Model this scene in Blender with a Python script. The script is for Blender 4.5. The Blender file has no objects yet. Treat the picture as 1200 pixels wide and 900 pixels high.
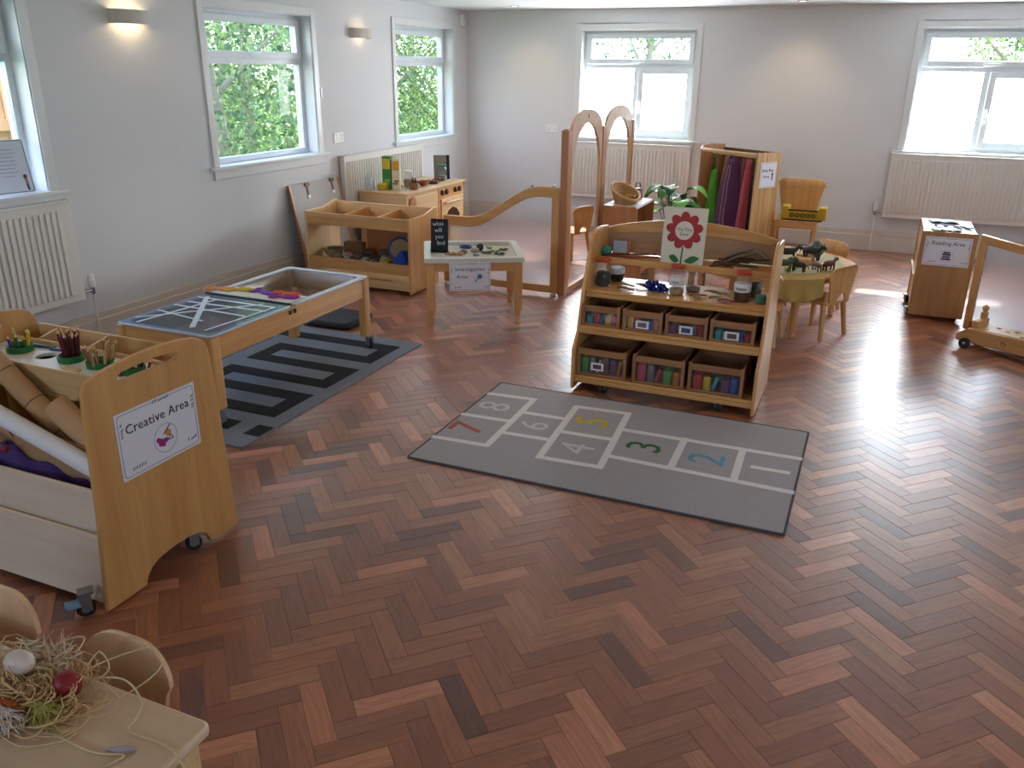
import bpy, bmesh, math, random
from mathutils import Vector, Matrix
from mathutils.geometry import tessellate_polygon
random.seed(7)
S = bpy.context.scene
COL = S.collection
PI = math.pi
# ------------------------------------------------------------------ camera
cam = bpy.data.cameras.new('camera')
cam.sensor_width = 36.0
cam.lens = 980.1/1200*36
cam.clip_start = 0.02
cam.clip_end = 300
cam_o = bpy.data.objects.new('camera', cam)
COL.objects.link(cam_o)
YAW, PITCH, ROLL, H = 0.40179462, 0.36206127, 0.01100016, 1.7
cy_, sy_, cp_, sp_ = math.cos(YAW), math.sin(YAW), math.cos(PITCH), math.sin(PITCH)
fw = Vector((-sy_*cp_, cy_*cp_, -sp_)); rt = Vector((cy_, sy_, 0)); up = rt.cross(fw)
r2 = rt*math.cos(ROLL)+up*math.sin(ROLL); u2 = up*math.cos(ROLL)-rt*math.sin(ROLL)
cam_o.matrix_world = Matrix(((r2.x, u2.x, -fw.x, 0), (r2.y, u2.y, -fw.y, 0), (r2.z, u2.z, -fw.z, H), (0, 0, 0, 1)))
S.camera = cam_o
# ------------------------------------------------------------------ world, sun, exposure
w = bpy.data.worlds.new('world'); S.world = w; w.use_nodes = True
nt = w.node_tree
bg = nt.nodes['Background']
tcw = nt.nodes.new('ShaderNodeTexCoord'); sep = nt.nodes.new('ShaderNodeSeparateXYZ')
rmp = nt.nodes.new('ShaderNodeValToRGB')
rmp.color_ramp.elements[0].position = 0.0; rmp.color_ramp.elements[0].color = (0.86, 0.93, 1, 1)
rmp.color_ramp.elements[1].position = 0.7; rmp.color_ramp.elements[1].color = (0.42, 0.62, 1, 1)
nt.links.new(tcw.outputs['Generated'], sep.inputs[0]); nt.links.new(sep.outputs['Z'], rmp.inputs[0])
nt.links.new(rmp.outputs[0], bg.inputs['Color'])
SKY = 8.0
bg.inputs['Strength'].default_value = SKY
sun = bpy.data.lights.new('sun', 'SUN'); sun.energy = 9.0; sun.angle = 0.012; sun.color = (1, 0.94, 0.85)
sun_o = bpy.data.objects.new('sun', sun); COL.objects.link(sun_o)
sd = Vector((-0.155, -0.985, -0.95))        # direction the light travels: in through the back windows
sun_o.rotation_euler = sd.to_track_quat('-Z', 'Y').to_euler()
S.view_settings.view_transform = 'Standard'
S.view_settings.look = 'None'
S.view_settings.exposure = 0.0
S.view_settings.gamma = 1.0
DOWN_W = 15.0      # ceiling downlights over the room
PANE_E = 36.0      # glow given to the frosted back panes, standing in for scattered daylight
XL, YB, ZC = -4.505, 9.19, 2.287
XR, YF = 3.6, -1.6

# ------------------------------------------------------------------ materials
MATS = {}
def srgb(h):
    if isinstance(h, str):
        h = h.lstrip('#'); c = [int(h[i:i+2], 16)/255 for i in (0, 2, 4)]
    else:
        c = h
    return tuple((x/12.92 if x <= .04045 else ((x+.055)/1.055)**2.4) for x in c)+(1.0,)
def newmat(name):
    m = bpy.data.materials.new(name); m.use_nodes = True
    return m, m.node_tree, m.node_tree.nodes['Principled BSDF']
def plain(name, col, rough=.5, metal=0.0, var=.06, scale=12, bump=0.0, trans=0.0, sheen=0.0, coat=0.0):
    if name in MATS: return MATS[name]
    m, t, p = newmat(name)
    tc = t.nodes.new('ShaderNodeTexCoord'); n = t.nodes.new('ShaderNodeTexNoise')
    n.inputs['Scale'].default_value = scale; n.inputs['Detail'].default_value = 4
    t.links.new(tc.outputs['Object'], n.inputs['Vector'])
    mr = t.nodes.new('ShaderNodeMapRange'); mr.inputs['To Min'].default_value = 1-var; mr.inputs['To Max'].default_value = 1+var
    t.links.new(n.outputs['Fac'], mr.inputs['Value'])
    hs = t.nodes.new('ShaderNodeHueSaturation'); hs.inputs['Color'].default_value = srgb(col)
    t.links.new(mr.outputs[0], hs.inputs['Value']); t.links.new(hs.outputs[0], p.inputs['Base Color'])
    p.inputs['Roughness'].default_value = rough; p.inputs['Metallic'].default_value = metal
    if coat: p.inputs['Coat Weight'].default_value = coat
    if sheen: p.inputs['Sheen Weight'].default_value = sheen
    if bump:
        b = t.nodes.new('ShaderNodeBump'); b.inputs['Strength'].default_value = bump; b.inputs['Distance'].default_value = .004
        t.links.new(n.outputs['Fac'], b.inputs['Height']); t.links.new(b.outputs[0], p.inputs['Normal'])
    MATS[name] = m
    return m
def wood(name, c1, c2, axis='x', rough=.42, sc=9.0):
    if name in MATS: return MATS[name]
    m, t, p = newmat(name)
    tc = t.nodes.new('ShaderNodeTexCoord'); mp = t.nodes.new('ShaderNodeMapping')
    oi = t.nodes.new('ShaderNodeObjectInfo')
    k = {'x': (.07, 1, 1), 'y': (1, .07, 1), 'z': (1, 1, .07)}[axis]
    mp.inputs['Scale'].default_value = [v*sc for v in k]
    mul = t.nodes.new('ShaderNodeMath'); mul.operation = 'MULTIPLY'; mul.inputs[1].default_value = 17.0
    t.links.new(oi.outputs['Random'], mul.inputs[0])
    cmb = t.nodes.new('ShaderNodeCombineXYZ')
    for i in range(3): t.links.new(mul.outputs[0], cmb.inputs[i])
    t.links.new(tc.outputs['Object'], mp.inputs['Vector']); t.links.new(cmb.outputs[0], mp.inputs['Location'])
    n = t.nodes.new('ShaderNodeTexNoise'); n.inputs['Scale'].default_value = 2.2; n.inputs['Detail'].default_value = 6; n.inputs['Distortion'].default_value = .6
    t.links.new(mp.outputs[0], n.inputs['Vector'])
    n2 = t.nodes.new('ShaderNodeTexNoise'); n2.inputs['Scale'].default_value = 14; n2.inputs['Detail'].default_value = 3
    t.links.new(mp.outputs[0], n2.inputs['Vector'])
    mx = t.nodes.new('ShaderNodeMath'); mx.operation = 'MULTIPLY_ADD'; mx.inputs[1].default_value = .3
    t.links.new(n2.outputs['Fac'], mx.inputs[0]); t.links.new(n.outputs['Fac'], mx.inputs[2])
    r = t.nodes.new('ShaderNodeValToRGB')
    r.color_ramp.elements[0].position = .38; r.color_ramp.elements[0].color = srgb(c2)
    r.color_ramp.elements[1].position = .86; r.color_ramp.elements[1].color = srgb(c1)
    t.links.new(mx.outputs[0], r.inputs[0])
    hs = t.nodes.new('ShaderNodeHueSaturation')
    mr = t.nodes.new('ShaderNodeMapRange'); mr.inputs['To Min'].default_value = .93; mr.inputs['To Max'].default_value = 1.06
    t.links.new(oi.outputs['Random'], mr.inputs['Value']); t.links.new(mr.outputs[0], hs.inputs['Value'])
    t.links.new(r.outputs[0], hs.inputs['Color']); t.links.new(hs.outputs[0], p.inputs['Base Color'])
    p.inputs['Roughness'].default_value = rough; p.inputs['Coat Weight'].default_value = .25; p.inputs['Coat Roughness'].default_value = .25
    MATS[name] = m
    return m
def beech(a='x'): return wood('beech_'+a, '#d8a668', '#be874a', a, .4)
def pale(a='x'): return wood('pale_'+a, '#dfbd8c', '#cfa672', a, .45)
def honey(a='z'): return wood('honey_'+a, '#d3a060', '#bd8748', a, .42)
def red_beech(a='z'): return wood('redbeech_'+a, '#bd8253', '#9f633a', a, .4)
def birch(a='x'): return wood('birch_'+a, '#e6d4c0', '#d8c2a8', a, .5)
def crate_w(a='x'): return wood('crate_'+a, '#a87750', '#8a5c3a', a, .5)
def glassy(name, col=(1, 1, 1), alpha=.85, rough=.05, milk=0.0, gloss=.08):
    """clear sheet: mostly see-through, a little gloss, optional milky diffuse share"""
    if name in MATS: return MATS[name]
    m = bpy.data.materials.new(name); m.use_nodes = True; t = m.node_tree
    for n in list(t.nodes):
        if n.type != 'OUTPUT_MATERIAL': t.nodes.remove(n)
    out = [n for n in t.nodes if n.type == 'OUTPUT_MATERIAL'][0]
    tr = t.nodes.new('ShaderNodeBsdfTransparent'); tr.inputs['Color'].default_value = tuple(c*alpha for c in col)+(1,)
    gl = t.nodes.new('ShaderNodeBsdfGlossy'); gl.inputs['Roughness'].default_value = rough
    fr = t.nodes.new('ShaderNodeLayerWeight'); fr.inputs['Blend'].default_value = .5
    pw = t.nodes.new('ShaderNodeMath'); pw.operation = 'POWER'; pw.inputs[1].default_value = 6.0
    t.links.new(fr.outputs['Facing'], pw.inputs[0])
    ad = t.nodes.new('ShaderNodeMath'); ad.operation = 'MULTIPLY_ADD'; ad.inputs[1].default_value = .6; ad.inputs[2].default_value = gloss*.6
    t.links.new(pw.outputs[0], ad.inputs[0])
    cl = t.nodes.new('ShaderNodeClamp'); t.links.new(ad.outputs[0], cl.inputs[0])
    mx = t.nodes.new('ShaderNodeMixShader'); t.links.new(cl.outputs[0], mx.inputs[0])
    last = tr.outputs[0]
    if milk:
        df = t.nodes.new('ShaderNodeBsdfDiffuse'); df.inputs['Color'].default_value = tuple(col)+(1,)
        tl = t.nodes.new('ShaderNodeBsdfTranslucent'); tl.inputs['Color'].default_value = tuple(col)+(1,)
        m0 = t.nodes.new('ShaderNodeMixShader'); m0.inputs[0].default_value = .5
        t.links.new(df.outputs[0], m0.inputs[1]); t.links.new(tl.outputs[0], m0.inputs[2])
        m1 = t.nodes.new('ShaderNodeMixShader'); m1.inputs[0].default_value = milk
        t.links.new(tr.outputs[0], m1.inputs[1]); t.links.new(m0.outputs[0], m1.inputs[2]); last = m1.outputs[0]
    t.links.new(last, mx.inputs[1]); t.links.new(gl.outputs[0], mx.inputs[2])
    t.links.new(mx.outputs[0], out.inputs['Surface'])
    MATS[name] = m
    return m
def emit(name, col, strength, gloss=True):
    if name in MATS: return MATS[name]
    m, t, p = newmat(name)
    p.inputs['Base Color'].default_value = (.8, .8, .8, 1); p.inputs['Roughness'].default_value = .3
    p.inputs['Emission Color'].default_value = tuple(col)+(1,); p.inputs['Emission Strength'].default_value = strength
    MATS[name] = m
    return m
def frosted(name='frosted_acrylic'):
    if name in MATS: return MATS[name]
    m = bpy.data.materials.new(name); m.use_nodes = True; t = m.node_tree
    for n in list(t.nodes):
        if n.type != 'OUTPUT_MATERIAL': t.nodes.remove(n)
    out = [n for n in t.nodes if n.type == 'OUTPUT_MATERIAL'][0]
    rf = t.nodes.new('ShaderNodeBsdfRefraction'); rf.inputs['Roughness'].default_value = .30; rf.inputs['IOR'].default_value = 1.15
    rf.inputs['Color'].default_value = (.93, .95, .98, 1)
    tl = t.nodes.new('ShaderNodeBsdfTranslucent'); tl.inputs['Color'].default_value = (.9, .91, .95, 1)
    df = t.nodes.new('ShaderNodeBsdfDiffuse'); df.inputs['Color'].default_value = (.82, .83, .88, 1)
    a = t.nodes.new('ShaderNodeMixShader'); a.inputs[0].default_value = .5
    b = t.nodes.new('ShaderNodeMixShader'); b.inputs[0].default_value = .14
    t.links.new(tl.outputs[0], a.inputs[1]); t.links.new(df.outputs[0], a.inputs[2])
    t.links.new(rf.outputs[0], b.inputs[1]); t.links.new(a.outputs[0], b.inputs[2])
    t.links.new(b.outputs[0], out.inputs['Surface'])
    MATS[name] = m
    return m
def leafmat(name, col, col2):
    if name in MATS: return MATS[name]
    m, t, p = newmat(name)
    out = [n for n in t.nodes if n.type == 'OUTPUT_MATERIAL'][0]
    g = t.nodes.new('ShaderNodeNewGeometry'); r = t.nodes.new('ShaderNodeValToRGB')
    r.color_ramp.elements[0].color = srgb(col); r.color_ramp.elements[1].color = srgb(col2)
    t.links.new(g.outputs['Random Per Island'], r.inputs[0]); t.links.new(r.outputs[0], p.inputs['Base Color'])
    p.inputs['Roughness'].default_value = .45
    tl = t.nodes.new('ShaderNodeBsdfTranslucent'); t.links.new(r.outputs[0], tl.inputs['Color'])
    mx = t.nodes.new('ShaderNodeMixShader'); mx.inputs[0].default_value = .5
    t.links.new(p.outputs[0], mx.inputs[1]); t.links.new(tl.outputs[0], mx.inputs[2]); t.links.new(mx.outputs[0], out.inputs['Surface'])
    MATS[name] = m
    return m

WALL = plain('wall_paint', '#d8d9da', .85, var=.015, scale=3, bump=.03)
CEIL = plain('ceiling_paint', '#e6e8ea', .9, var=.01)
UPVC = plain('upvc_white', '#dfe6ea', .3, var=.01)
GLOSSW = plain('gloss_white_trim', '#dcdedd', .35, var=.02)
SKIRT = plain('skirting_paint', '#cfc6bc', .4, var=.02)
RAD = plain('radiator_enamel', '#dedad2', .35, var=.01)
GLASS = glassy('window_glass', (1, 1, 1), .97, .02, 0, .008)
FROST_GLOW = emit('glowing_frosted_film', (.86, .94, 1.0), PANE_E)
CLEAR = glassy('clear_plastic', (.93, .95, .97), .95, .15, .07, .05)
CLEARJ = glassy('clear_jar', (.95, .97, .97), .97, .06, .02, .06)
BLACK = plain('black_plastic', '#17171a', .4)
RUBBER = plain('black_rubber', '#1b1c1e', .6)
CHROME = plain('chrome', '#b9bcc0', .25, metal=1.0)
STEEL = plain('grey_steel', '#8b8f94', .4, metal=.8)
PAPER = plain('paper_white', '#e4e4ea', .7, var=.03)
INK = plain('ink_dark', '#2c2b35', .7)
WHITEP = plain('white_plastic', '#e6e6e4', .35, var=.02)
GREENP = plain('green_plastic', '#0f6b33', .4)
CARD = plain('brown_card', '#b08a62', .8, var=.08)

# ------------------------------------------------------------------ mesh builder and scene helpers
ROOT = {}
class MB:
    def __init__(s): s.v = []; s.f = []; s.mi = []
    def add(s, vs, fs, mi=0):
        o = len(s.v); s.v += [tuple(v) for v in vs]
        for f in fs: s.f.append([i+o for i in f]); s.mi.append(mi)
        return s
    def box(s, x0, x1, y0, y1, z0, z1, mi=0, M=None):
        vs = [Vector((x, y, z)) for z in (z0, z1) for y in (y0, y1) for x in (x0, x1)]
        if M is not None: vs = [M @ v for v in vs]
        return s.add(vs, [(0, 2, 3, 1), (4, 5, 7, 6), (0, 1, 5, 4), (2, 6, 7, 3), (0, 4, 6, 2), (1, 3, 7, 5)], mi)
    def prism(s, loops, plane, a, b, mi=0, M=None):
        """loops: outer outline then holes, 2D; plane gives the two axes; extruded a..b on the third"""
        def p3(q, t):
            v = Vector({'xy': (q[0], q[1], t), 'xz': (q[0], t, q[1]), 'yz': (t, q[0], q[1])}[plane])
            return M @ v if M is not None else v
        flat = [q for l in loops for q in l]; n = len(flat)
        tris = tessellate_polygon([[Vector((q[0], q[1], 0)) for q in l] for l in loops])
        vs = [p3(q, a) for q in flat]+[p3(q, b) for q in flat]
        fs = []
        if len(loops) == 1:
            fs += [list(range(n)), [i+n for i in reversed(range(n))]]
        else:
            for t in tris: fs.append(list(t)); fs.append([i+n for i in reversed(t)])
        o = 0
        for l in loops:
            k = len(l)
            for i in range(k):
                j = (i+1) % k; fs.append([o+i, o+i+n, o+j+n, o+j])
            o += k
        return s.add(vs, fs, mi)
    def tube(s, path, r, n=8, mi=0, caps=True, closed=False):
        path = [Vector(p) for p in path]; k = len(path)
        rs = r if isinstance(r, (list, tuple)) else [r]*k
        vs = []; up0 = None
        for i, p in enumerate(path):
            if closed: d = path[(i+1) % k]-path[i-1]
            else: d = (path[min(i+1, k-1)]-path[max(i-1, 0)])
            d = d.normalized() if d.length > 1e-9 else Vector((0, 0, 1))
            if up0 is None:
                up0 = Vector((0, 0, 1)) if abs(d.z) < .9 else Vector((1, 0, 0))
            a = (up0-d*up0.dot(d))
            a = a.normalized() if a.length > 1e-6 else d.orthogonal().normalized()
            up0 = a; b = d.cross(a)
            for j in range(n):
                t = 2*PI*j/n; vs.append(p+(a*math.cos(t)+b*math.sin(t))*rs[i])
        fs = []
        for i in range(k if closed else k-1):
            for j in range(n):
                i2 = (i+1) % k; j2 = (j+1) % n
                fs.append([i*n+j, i*n+j2, i2*n+j2, i2*n+j])
        if caps and not closed:
            fs.append(list(reversed(range(n)))); fs.append([(k-1)*n+j for j in range(n)])
        return s.add(vs, fs, mi)
    def lathe(s, prof, c=(0, 0, 0), n=16, mi=0, M=None):
        vs = []; fs = []; k = len(prof); c = Vector(c)
        for r, z in prof:
            for j in range(n):
                t = 2*PI*j/n; v = Vector((max(r, 1e-5)*math.cos(t), max(r, 1e-5)*math.sin(t), z))
                if M is not None: v = M @ v
                vs.append(v+c)
        for i in range(k-1):
            for j in range(n):
                j2 = (j+1) % n; fs.append([i*n+j, i*n+j2, (i+1)*n+j2, (i+1)*n+j])
        fs.append(list(reversed(range(n)))); fs.append([(k-1)*n+j for j in range(n)])
        return s.add(vs, fs, mi)
    def ball(s, c, r, n=10, m=7, mi=0, jit=0.0, M=None):
        r = (r, r, r) if not isinstance(r, (tuple, list)) else r
        vs = []; fs = []; c = Vector(c)
        for i in range(m+1):
            ph = PI*i/m
            for j in range(n):
                t = 2*PI*j/n; k = 1+random.uniform(-jit, jit)
                v = Vector((math.sin(ph)*math.cos(t)*r[0]*k, math.sin(ph)*math.sin(t)*r[1]*k, -math.cos(ph)*r[2]*k))
                if i in (0, m): v = Vector((0, 0, -math.cos(ph)*r[2]))
                if M is not None: v = M @ v
                vs.append(c+v)
        for i in range(m):
            for j in range(n):
                j2 = (j+1) % n; fs.append([i*n+j, i*n+j2, (i+1)*n+j2, (i+1)*n+j])
        return s.add(vs, fs, mi)
    def grid(s, fn, nu, nv, mi=0, closed_u=False):
        vs = [fn(i/nu, j/nv) for j in range(nv+1) for i in range(nu+1)]
        fs = [[j*(nu+1)+i, j*(nu+1)+i+1, (j+1)*(nu+1)+i+1, (j+1)*(nu+1)+i] for j in range(nv) for i in range(nu)]
        return s.add(vs, fs, mi)
    def mesh(s, name, mats, Minv=None, smooth=35):
        me = bpy.data.meshes.new(name)
        vs = [Minv @ Vector(v) for v in s.v] if Minv is not None else s.v
        me.from_pydata([tuple(v) for v in vs], [], s.f)
        for m in (mats if isinstance(mats, (list, tuple)) else [mats]): me.materials.append(m)
        if any(s.mi): me.polygons.foreach_set('material_index', s.mi)
        bm = bmesh.new(); bm.from_mesh(me)
        bmesh.ops.remove_doubles(bm, verts=bm.verts, dist=1e-6)
        bmesh.ops.recalc_face_normals(bm, faces=bm.faces)
        bm.to_mesh(me); bm.free()
        if smooth:
            me.shade_smooth(); me.set_sharp_from_angle(angle=math.radians(smooth))
        me.update()
        return me
def link(name, me, parent=None, label=None):
    o = bpy.data.objects.new(name, me); COL.objects.link(o)
    if parent is not None:
        o.parent = parent; ROOT[o.name] = ROOT[parent.name]
    else: ROOT[o.name] = Matrix.Identity(4)
    if label: o['label'] = label
    return o
def build(mb, name, mats, parent=None, bevel=0.0, smooth=35, label=None, world=True, solid=0.0):
    Mi = ROOT[parent.name].inverted() if (parent is not None and world) else None
    o = link(name, mb.mesh(name, mats, Mi, smooth), parent, label)
    if solid:
        md = o.modifiers.new('solid', 'SOLIDIFY'); md.thickness = solid; md.offset = 0
    if bevel:
        md = o.modifiers.new('bevel', 'BEVEL'); md.width = bevel; md.segments = 2; md.limit_method = 'ANGLE'; md.angle_limit = .6
    return o
def thing(name, label, cat, loc=(0, 0, 0), rz=0.0, group=None):
    o = bpy.data.objects.new(name, None); COL.objects.link(o); o.empty_display_size = .05
    o.location = loc; o.rotation_euler = (0, 0, rz)
    o['label'] = label; o['category'] = cat
    if group: o['group'] = group
    ROOT[o.name] = Matrix.Translation(loc) @ Matrix.Rotation(rz, 4, 'Z')
    return o
def tag(o, label, cat, group=None):
    o['label'] = label; o['category'] = cat
    if group: o['group'] = group
    return o
def one(mb, name, mats, label, cat, group=None, **k):
    """a thing that is a single mesh: origin moved to the middle of its base"""
    xs = [v[0] for v in mb.v]; ys = [v[1] for v in mb.v]; zs = [v[2] for v in mb.v]
    c = Vector(((min(xs)+max(xs))/2, (min(ys)+max(ys))/2, min(zs)))
    mb.v = [tuple(Vector(v)-c) for v in mb.v]
    o = build(mb, name, mats, None, **k); o.location = c
    ROOT[o.name] = Matrix.Translation(c)
    return tag(o, label, cat, group)
def struct(o): o['kind'] = 'structure'; return o
def dup(o, loc=None, rz=None, label=None, parent=None):
    c = o.copy(); COL.objects.link(c)
    if parent is not None: c.parent = parent
    else:
        c.location = loc; c.rotation_euler = (0, 0, rz or 0)
        ROOT[c.name] = Matrix.Translation(loc) @ Matrix.Rotation(rz or 0, 4, 'Z')
        if label: c['label'] = label
    for ch in o.children: dup(ch, parent=c)
    return c
def circle(cx, cy, r, n=20, a0=0): return [(cx+r*math.cos(a0+2*PI*i/n), cy+r*math.sin(a0+2*PI*i/n)) for i in range(n)]
def rrect(x0, x1, y0, y1, r, n=4):
    out = []
    for cx, cy, a in ((x1-r, y0+r, -PI/2), (x1-r, y1-r, 0), (x0+r, y1-r, PI/2), (x0+r, y0+r, PI)):
        for i in range(n+1):
            t = a+PI/2*i/n; out.append((cx+r*math.cos(t), cy+r*math.sin(t)))
    return out
def text(body, size, loc, right, upv, mat, parent, name='lettering', align='CENTER', label=None, extrude=.0004, space=1.0):
    cu = bpy.data.curves.new('text', 'FONT'); cu.body = body; cu.size = size; cu.align_x = align; cu.align_y = 'CENTER'
    cu.extrude = extrude; cu.resolution_u = 2; cu.space_character = space
    t = bpy.data.objects.new('text', cu); COL.objects.link(t)
    bpy.context.view_layer.update()
    me = bpy.data.meshes.new_from_object(t.evaluated_get(bpy.context.evaluated_depsgraph_get()))
    bpy.data.objects.remove(t); bpy.data.curves.remove(cu)
    r = Vector(right).normalized(); u = Vector(upv).normalized(); n = r.cross(u)
    M = Matrix(((r.x, u.x, n.x, loc[0]), (r.y, u.y, n.y, loc[1]), (r.z, u.z, n.z, loc[2]), (0, 0, 0, 1)))
    me.transform(ROOT[parent.name].inverted() @ M)
    me.name = name; me.materials.clear(); me.materials.append(mat)
    return link(name, me, parent, label)
def frame_M(loc, right, upv):
    r = Vector(right).normalized(); u = Vector(upv).normalized(); n = r.cross(u)
    return Matrix(((r.x, u.x, n.x, loc[0]), (r.y, u.y, n.y, loc[1]), (r.z, u.z, n.z, loc[2]), (0, 0, 0, 1)))

# ------------------------------------------------------------------ room shell
def wall_with_holes(name, plane, u0, u1, z0, z1, holes, a, b):
    mb = MB()
    us = sorted({u0, u1}|{h[0] for h in holes}|{h[1] for h in holes}); zs = sorted({z0, z1}|{h[2] for h in holes}|{h[3] for h in holes})
    for i in range(len(us)-1):
        for j in range(len(zs)-1):
            uc, zc = (us[i]+us[i+1])/2, (zs[j]+zs[j+1])/2
            if any(h[0] < uc < h[1] and h[2] < zc < h[3] for h in holes): continue
            if plane == 'yz': mb.box(a, b, us[i], us[i+1], zs[j], zs[j+1])
            else: mb.box(us[i], us[i+1], a, b, zs[j], zs[j+1])
    return struct(build(mb, name, WALL, smooth=0))
ZS0, ZS1 = .985, 2.08
W4 = (-3.139, -1.905); W5 = (.186, 1.42); W2 = (5.0, 6.245); W3 = (7.6, 8.815); W1 = (2.3, 3.55)
WR = [(.2, 1.7), (3.6, 5.1)]; WF = [(-3.6, -2.1), (1.2, 2.7)]  # unseen windows in right and front walls, added to let in more daylight
wall_with_holes('wall_left', 'yz', YF-.18, YB, 0, ZC, [(W1[0], W1[1], ZS0, ZS1), (W2[0], W2[1], ZS0, ZS1), (W3[0], W3[1], ZS0, ZS1)], XL-.18, XL)
wall_with_holes('wall_back', 'xz', XL-.18, XR+.18, 0, ZC, [(W4[0], W4[1], ZS0, ZS1), (W5[0], W5[1], ZS0, ZS1)], YB, YB+.18)
wall_with_holes('wall_right', 'yz', YF-.18, YB, 0, ZC, [(a, b, ZS0, ZS1) for a, b in WR], XR, XR+.18)
wall_with_holes('wall_front', 'xz', XL, XR, 0, ZC, [(a, b, ZS0, ZS1) for a, b in WF], YF-.18, YF)
struct(build(MB().box(XL-.3, XR+.3, YF-.3, YB+.3, ZC, ZC+.2), 'ceiling', CEIL, smooth=0))

# parquet floor
def parquet_mat():
    m, t, p = newmat('parquet')
    at = t.nodes.new('ShaderNodeAttribute'); at.attribute_name = 'tint'
    uv = t.nodes.new('ShaderNodeUVMap'); mp = t.nodes.new('ShaderNodeMapping'); mp.inputs['Scale'].default_value = (3.5, 42, 1)
    t.links.new(uv.outputs[0], mp.inputs['Vector'])
    n = t.nodes.new('ShaderNodeTexNoise'); n.inputs['Scale'].default_value = 1.6; n.inputs['Detail'].default_value = 5; n.inputs['Distortion'].default_value = 1.2
    t.links.new(mp.outputs[0], n.inputs['Vector'])
    mr = t.nodes.new('ShaderNodeMapRange'); mr.inputs['From Min'].default_value = .25; mr.inputs['From Max'].default_value = .75
    mr.inputs['To Min'].default_value = .66; mr.inputs['To Max'].default_value = 1.26
    t.links.new(n.outputs['Fac'], mr.inputs['Value'])
    hs = t.nodes.new('ShaderNodeHueSaturation'); t.links.new(at.outputs['Color'], hs.inputs['Color']); t.links.new(mr.outputs[0], hs.inputs['Value'])
    t.links.new(hs.outputs[0], p.inputs['Base Color'])
    tc = t.nodes.new('ShaderNodeTexCoord'); n2 = t.nodes.new('ShaderNodeTexNoise'); n2.inputs['Scale'].default_value = 1.7; n2.inputs['Detail'].default_value = 5
    g = t.nodes.new('ShaderNodeNewGeometry'); t.links.new(g.outputs['Position'], n2.inputs['Vector'])
    mr2 = t.nodes.new('ShaderNodeMapRange'); mr2.inputs['To Min'].default_value = .48; mr2.inputs['To Max'].default_value = .6
    t.links.new(n2.outputs['Fac'], mr2.inputs['Value']); t.links.new(mr2.outputs[0], p.inputs['Roughness'])
    p.inputs['Specular IOR Level'].default_value = .5
    p.inputs['Coat Weight'].default_value = .9; p.inputs['Coat Roughness'].default_value = .28; p.inputs['Coat IOR'].default_value = 1.7
    return m
PARQ = parquet_mat()
TINTS = ['#a06140', '#96583a', '#a46645', '#8e5137', '#bd7858', '#9a5c3f', '#874f35', '#a66a48', '#92553b', '#c68362', '#673929', '#995e40', '#9d5f3e', '#8c553a', '#724132', '#a96f4c']
BW, BL = .067, .256
def block_geo(cx, cy, ang, tint, uo, vs, fs, uvs, cols):
    ca, sa = math.cos(ang), math.sin(ang); g = .0004; e = .0008; o = len(vs)
    for (dx, dz) in ((g, -.012), (g, -e), (g+e, 0)):
        for sx, sy in ((-1, -1), (1, -1), (1, 1), (-1, 1)):
            u, v = sx*(BL/2-dx), sy*(BW/2-dx)
            vs.append((cx+u*ca-v*sa, cy+u*sa+v*ca, dz+(tint[1] if dz > -.01 else 0)))
    quads = [(0, 1, 5, 4), (1, 2, 6, 5), (2, 3, 7, 6), (3, 0, 4, 7), (4, 5, 9, 8), (5, 6, 10, 9), (6, 7, 11, 10), (7, 4, 8, 11), (8, 9, 10, 11)]
    loc = [(sx*BL/2, sy*BW/2) for sx, sy in ((-1, -1), (1, -1), (1, 1), (-1, 1))]
    for q in quads:
        fs.append([i+o for i in q])
        for i in q: uvs.append((loc[i % 4][0]+uo[0], loc[i % 4][1]+uo[1])); cols.append(tint[0])
def block_mesh(name, data):
    vs, fs, uvs, cols = [], [], [], []
    for d in data: block_geo(*d, vs, fs, uvs, cols)
    me = bpy.data.meshes.new(name); me.from_pydata(vs, [], fs); me.materials.append(PARQ)
    ul = me.uv_layers.new(name='UVMap'); ul.data.foreach_set('uv', [c for u in uvs for c in u])
    ca = me.color_attributes.new('tint', 'FLOAT_COLOR', 'CORNER'); ca.data.foreach_set('color', [c for k in cols for c in k])
    me.update(); return me
floor = struct(build(MB().box(XL-.3, XR+.3, YF-.3, YB+.3, -.2, -.008), 'floor', plain('floor_screed', '#5a3a2c', .8), smooth=0))
def project(x, y, z):
    d = Vector((x, y, z-H)); c = d.dot(fw)
    if c <= .05: return None
    return (600+980.1*d.dot(r2)/c, 450-980.1*d.dot(u2)/c, c)
blocks = []
ox, oy = -1.113, 2.108; rs = math.sqrt(.5)
for k in range(-220, 221):
    for m_ in range(-40, 41):
        for kind in (0, 1):
            u, v = k*BW+m_*BL, k*BW-m_*BL
            if kind == 0: uc, vc, a = u+BL/2, v+BW/2, PI/4
            else: uc, vc, a = u+BL+BW/2, v+BW-BL/2, 3*PI/4
            x, y = ox+(uc-vc)*rs, oy+(uc+vc)*rs
            if XL-.1 < x < XR-.0 and -.6 < y < YB+.1: blocks.append((x, y, a))
rb = random.Random(3)
near, rest = [], []
for b in blocks:
    p = project(b[0], b[1], 0)
    vis = p and -20 < p[0] < 1220 and 0 < p[1] < 915 and not (b[0] < -1.12 and b[1] < .95) and not (-2.95 < b[0] < -2.15 and 1.66 < b[1] < 2.2)
    near.append((p[2] if vis else 99, b))
near.sort(key=lambda q: q[0])
def tint(): return (srgb(rb.choice(TINTS)), rb.uniform(-.0004, .0003))
VAR = [block_mesh('block', [(0, 0, 0, (srgb(TINTS[i % 16]), 0), (rb.uniform(0, 9), rb.uniform(0, 9)))]) for i in range(24)]
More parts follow.
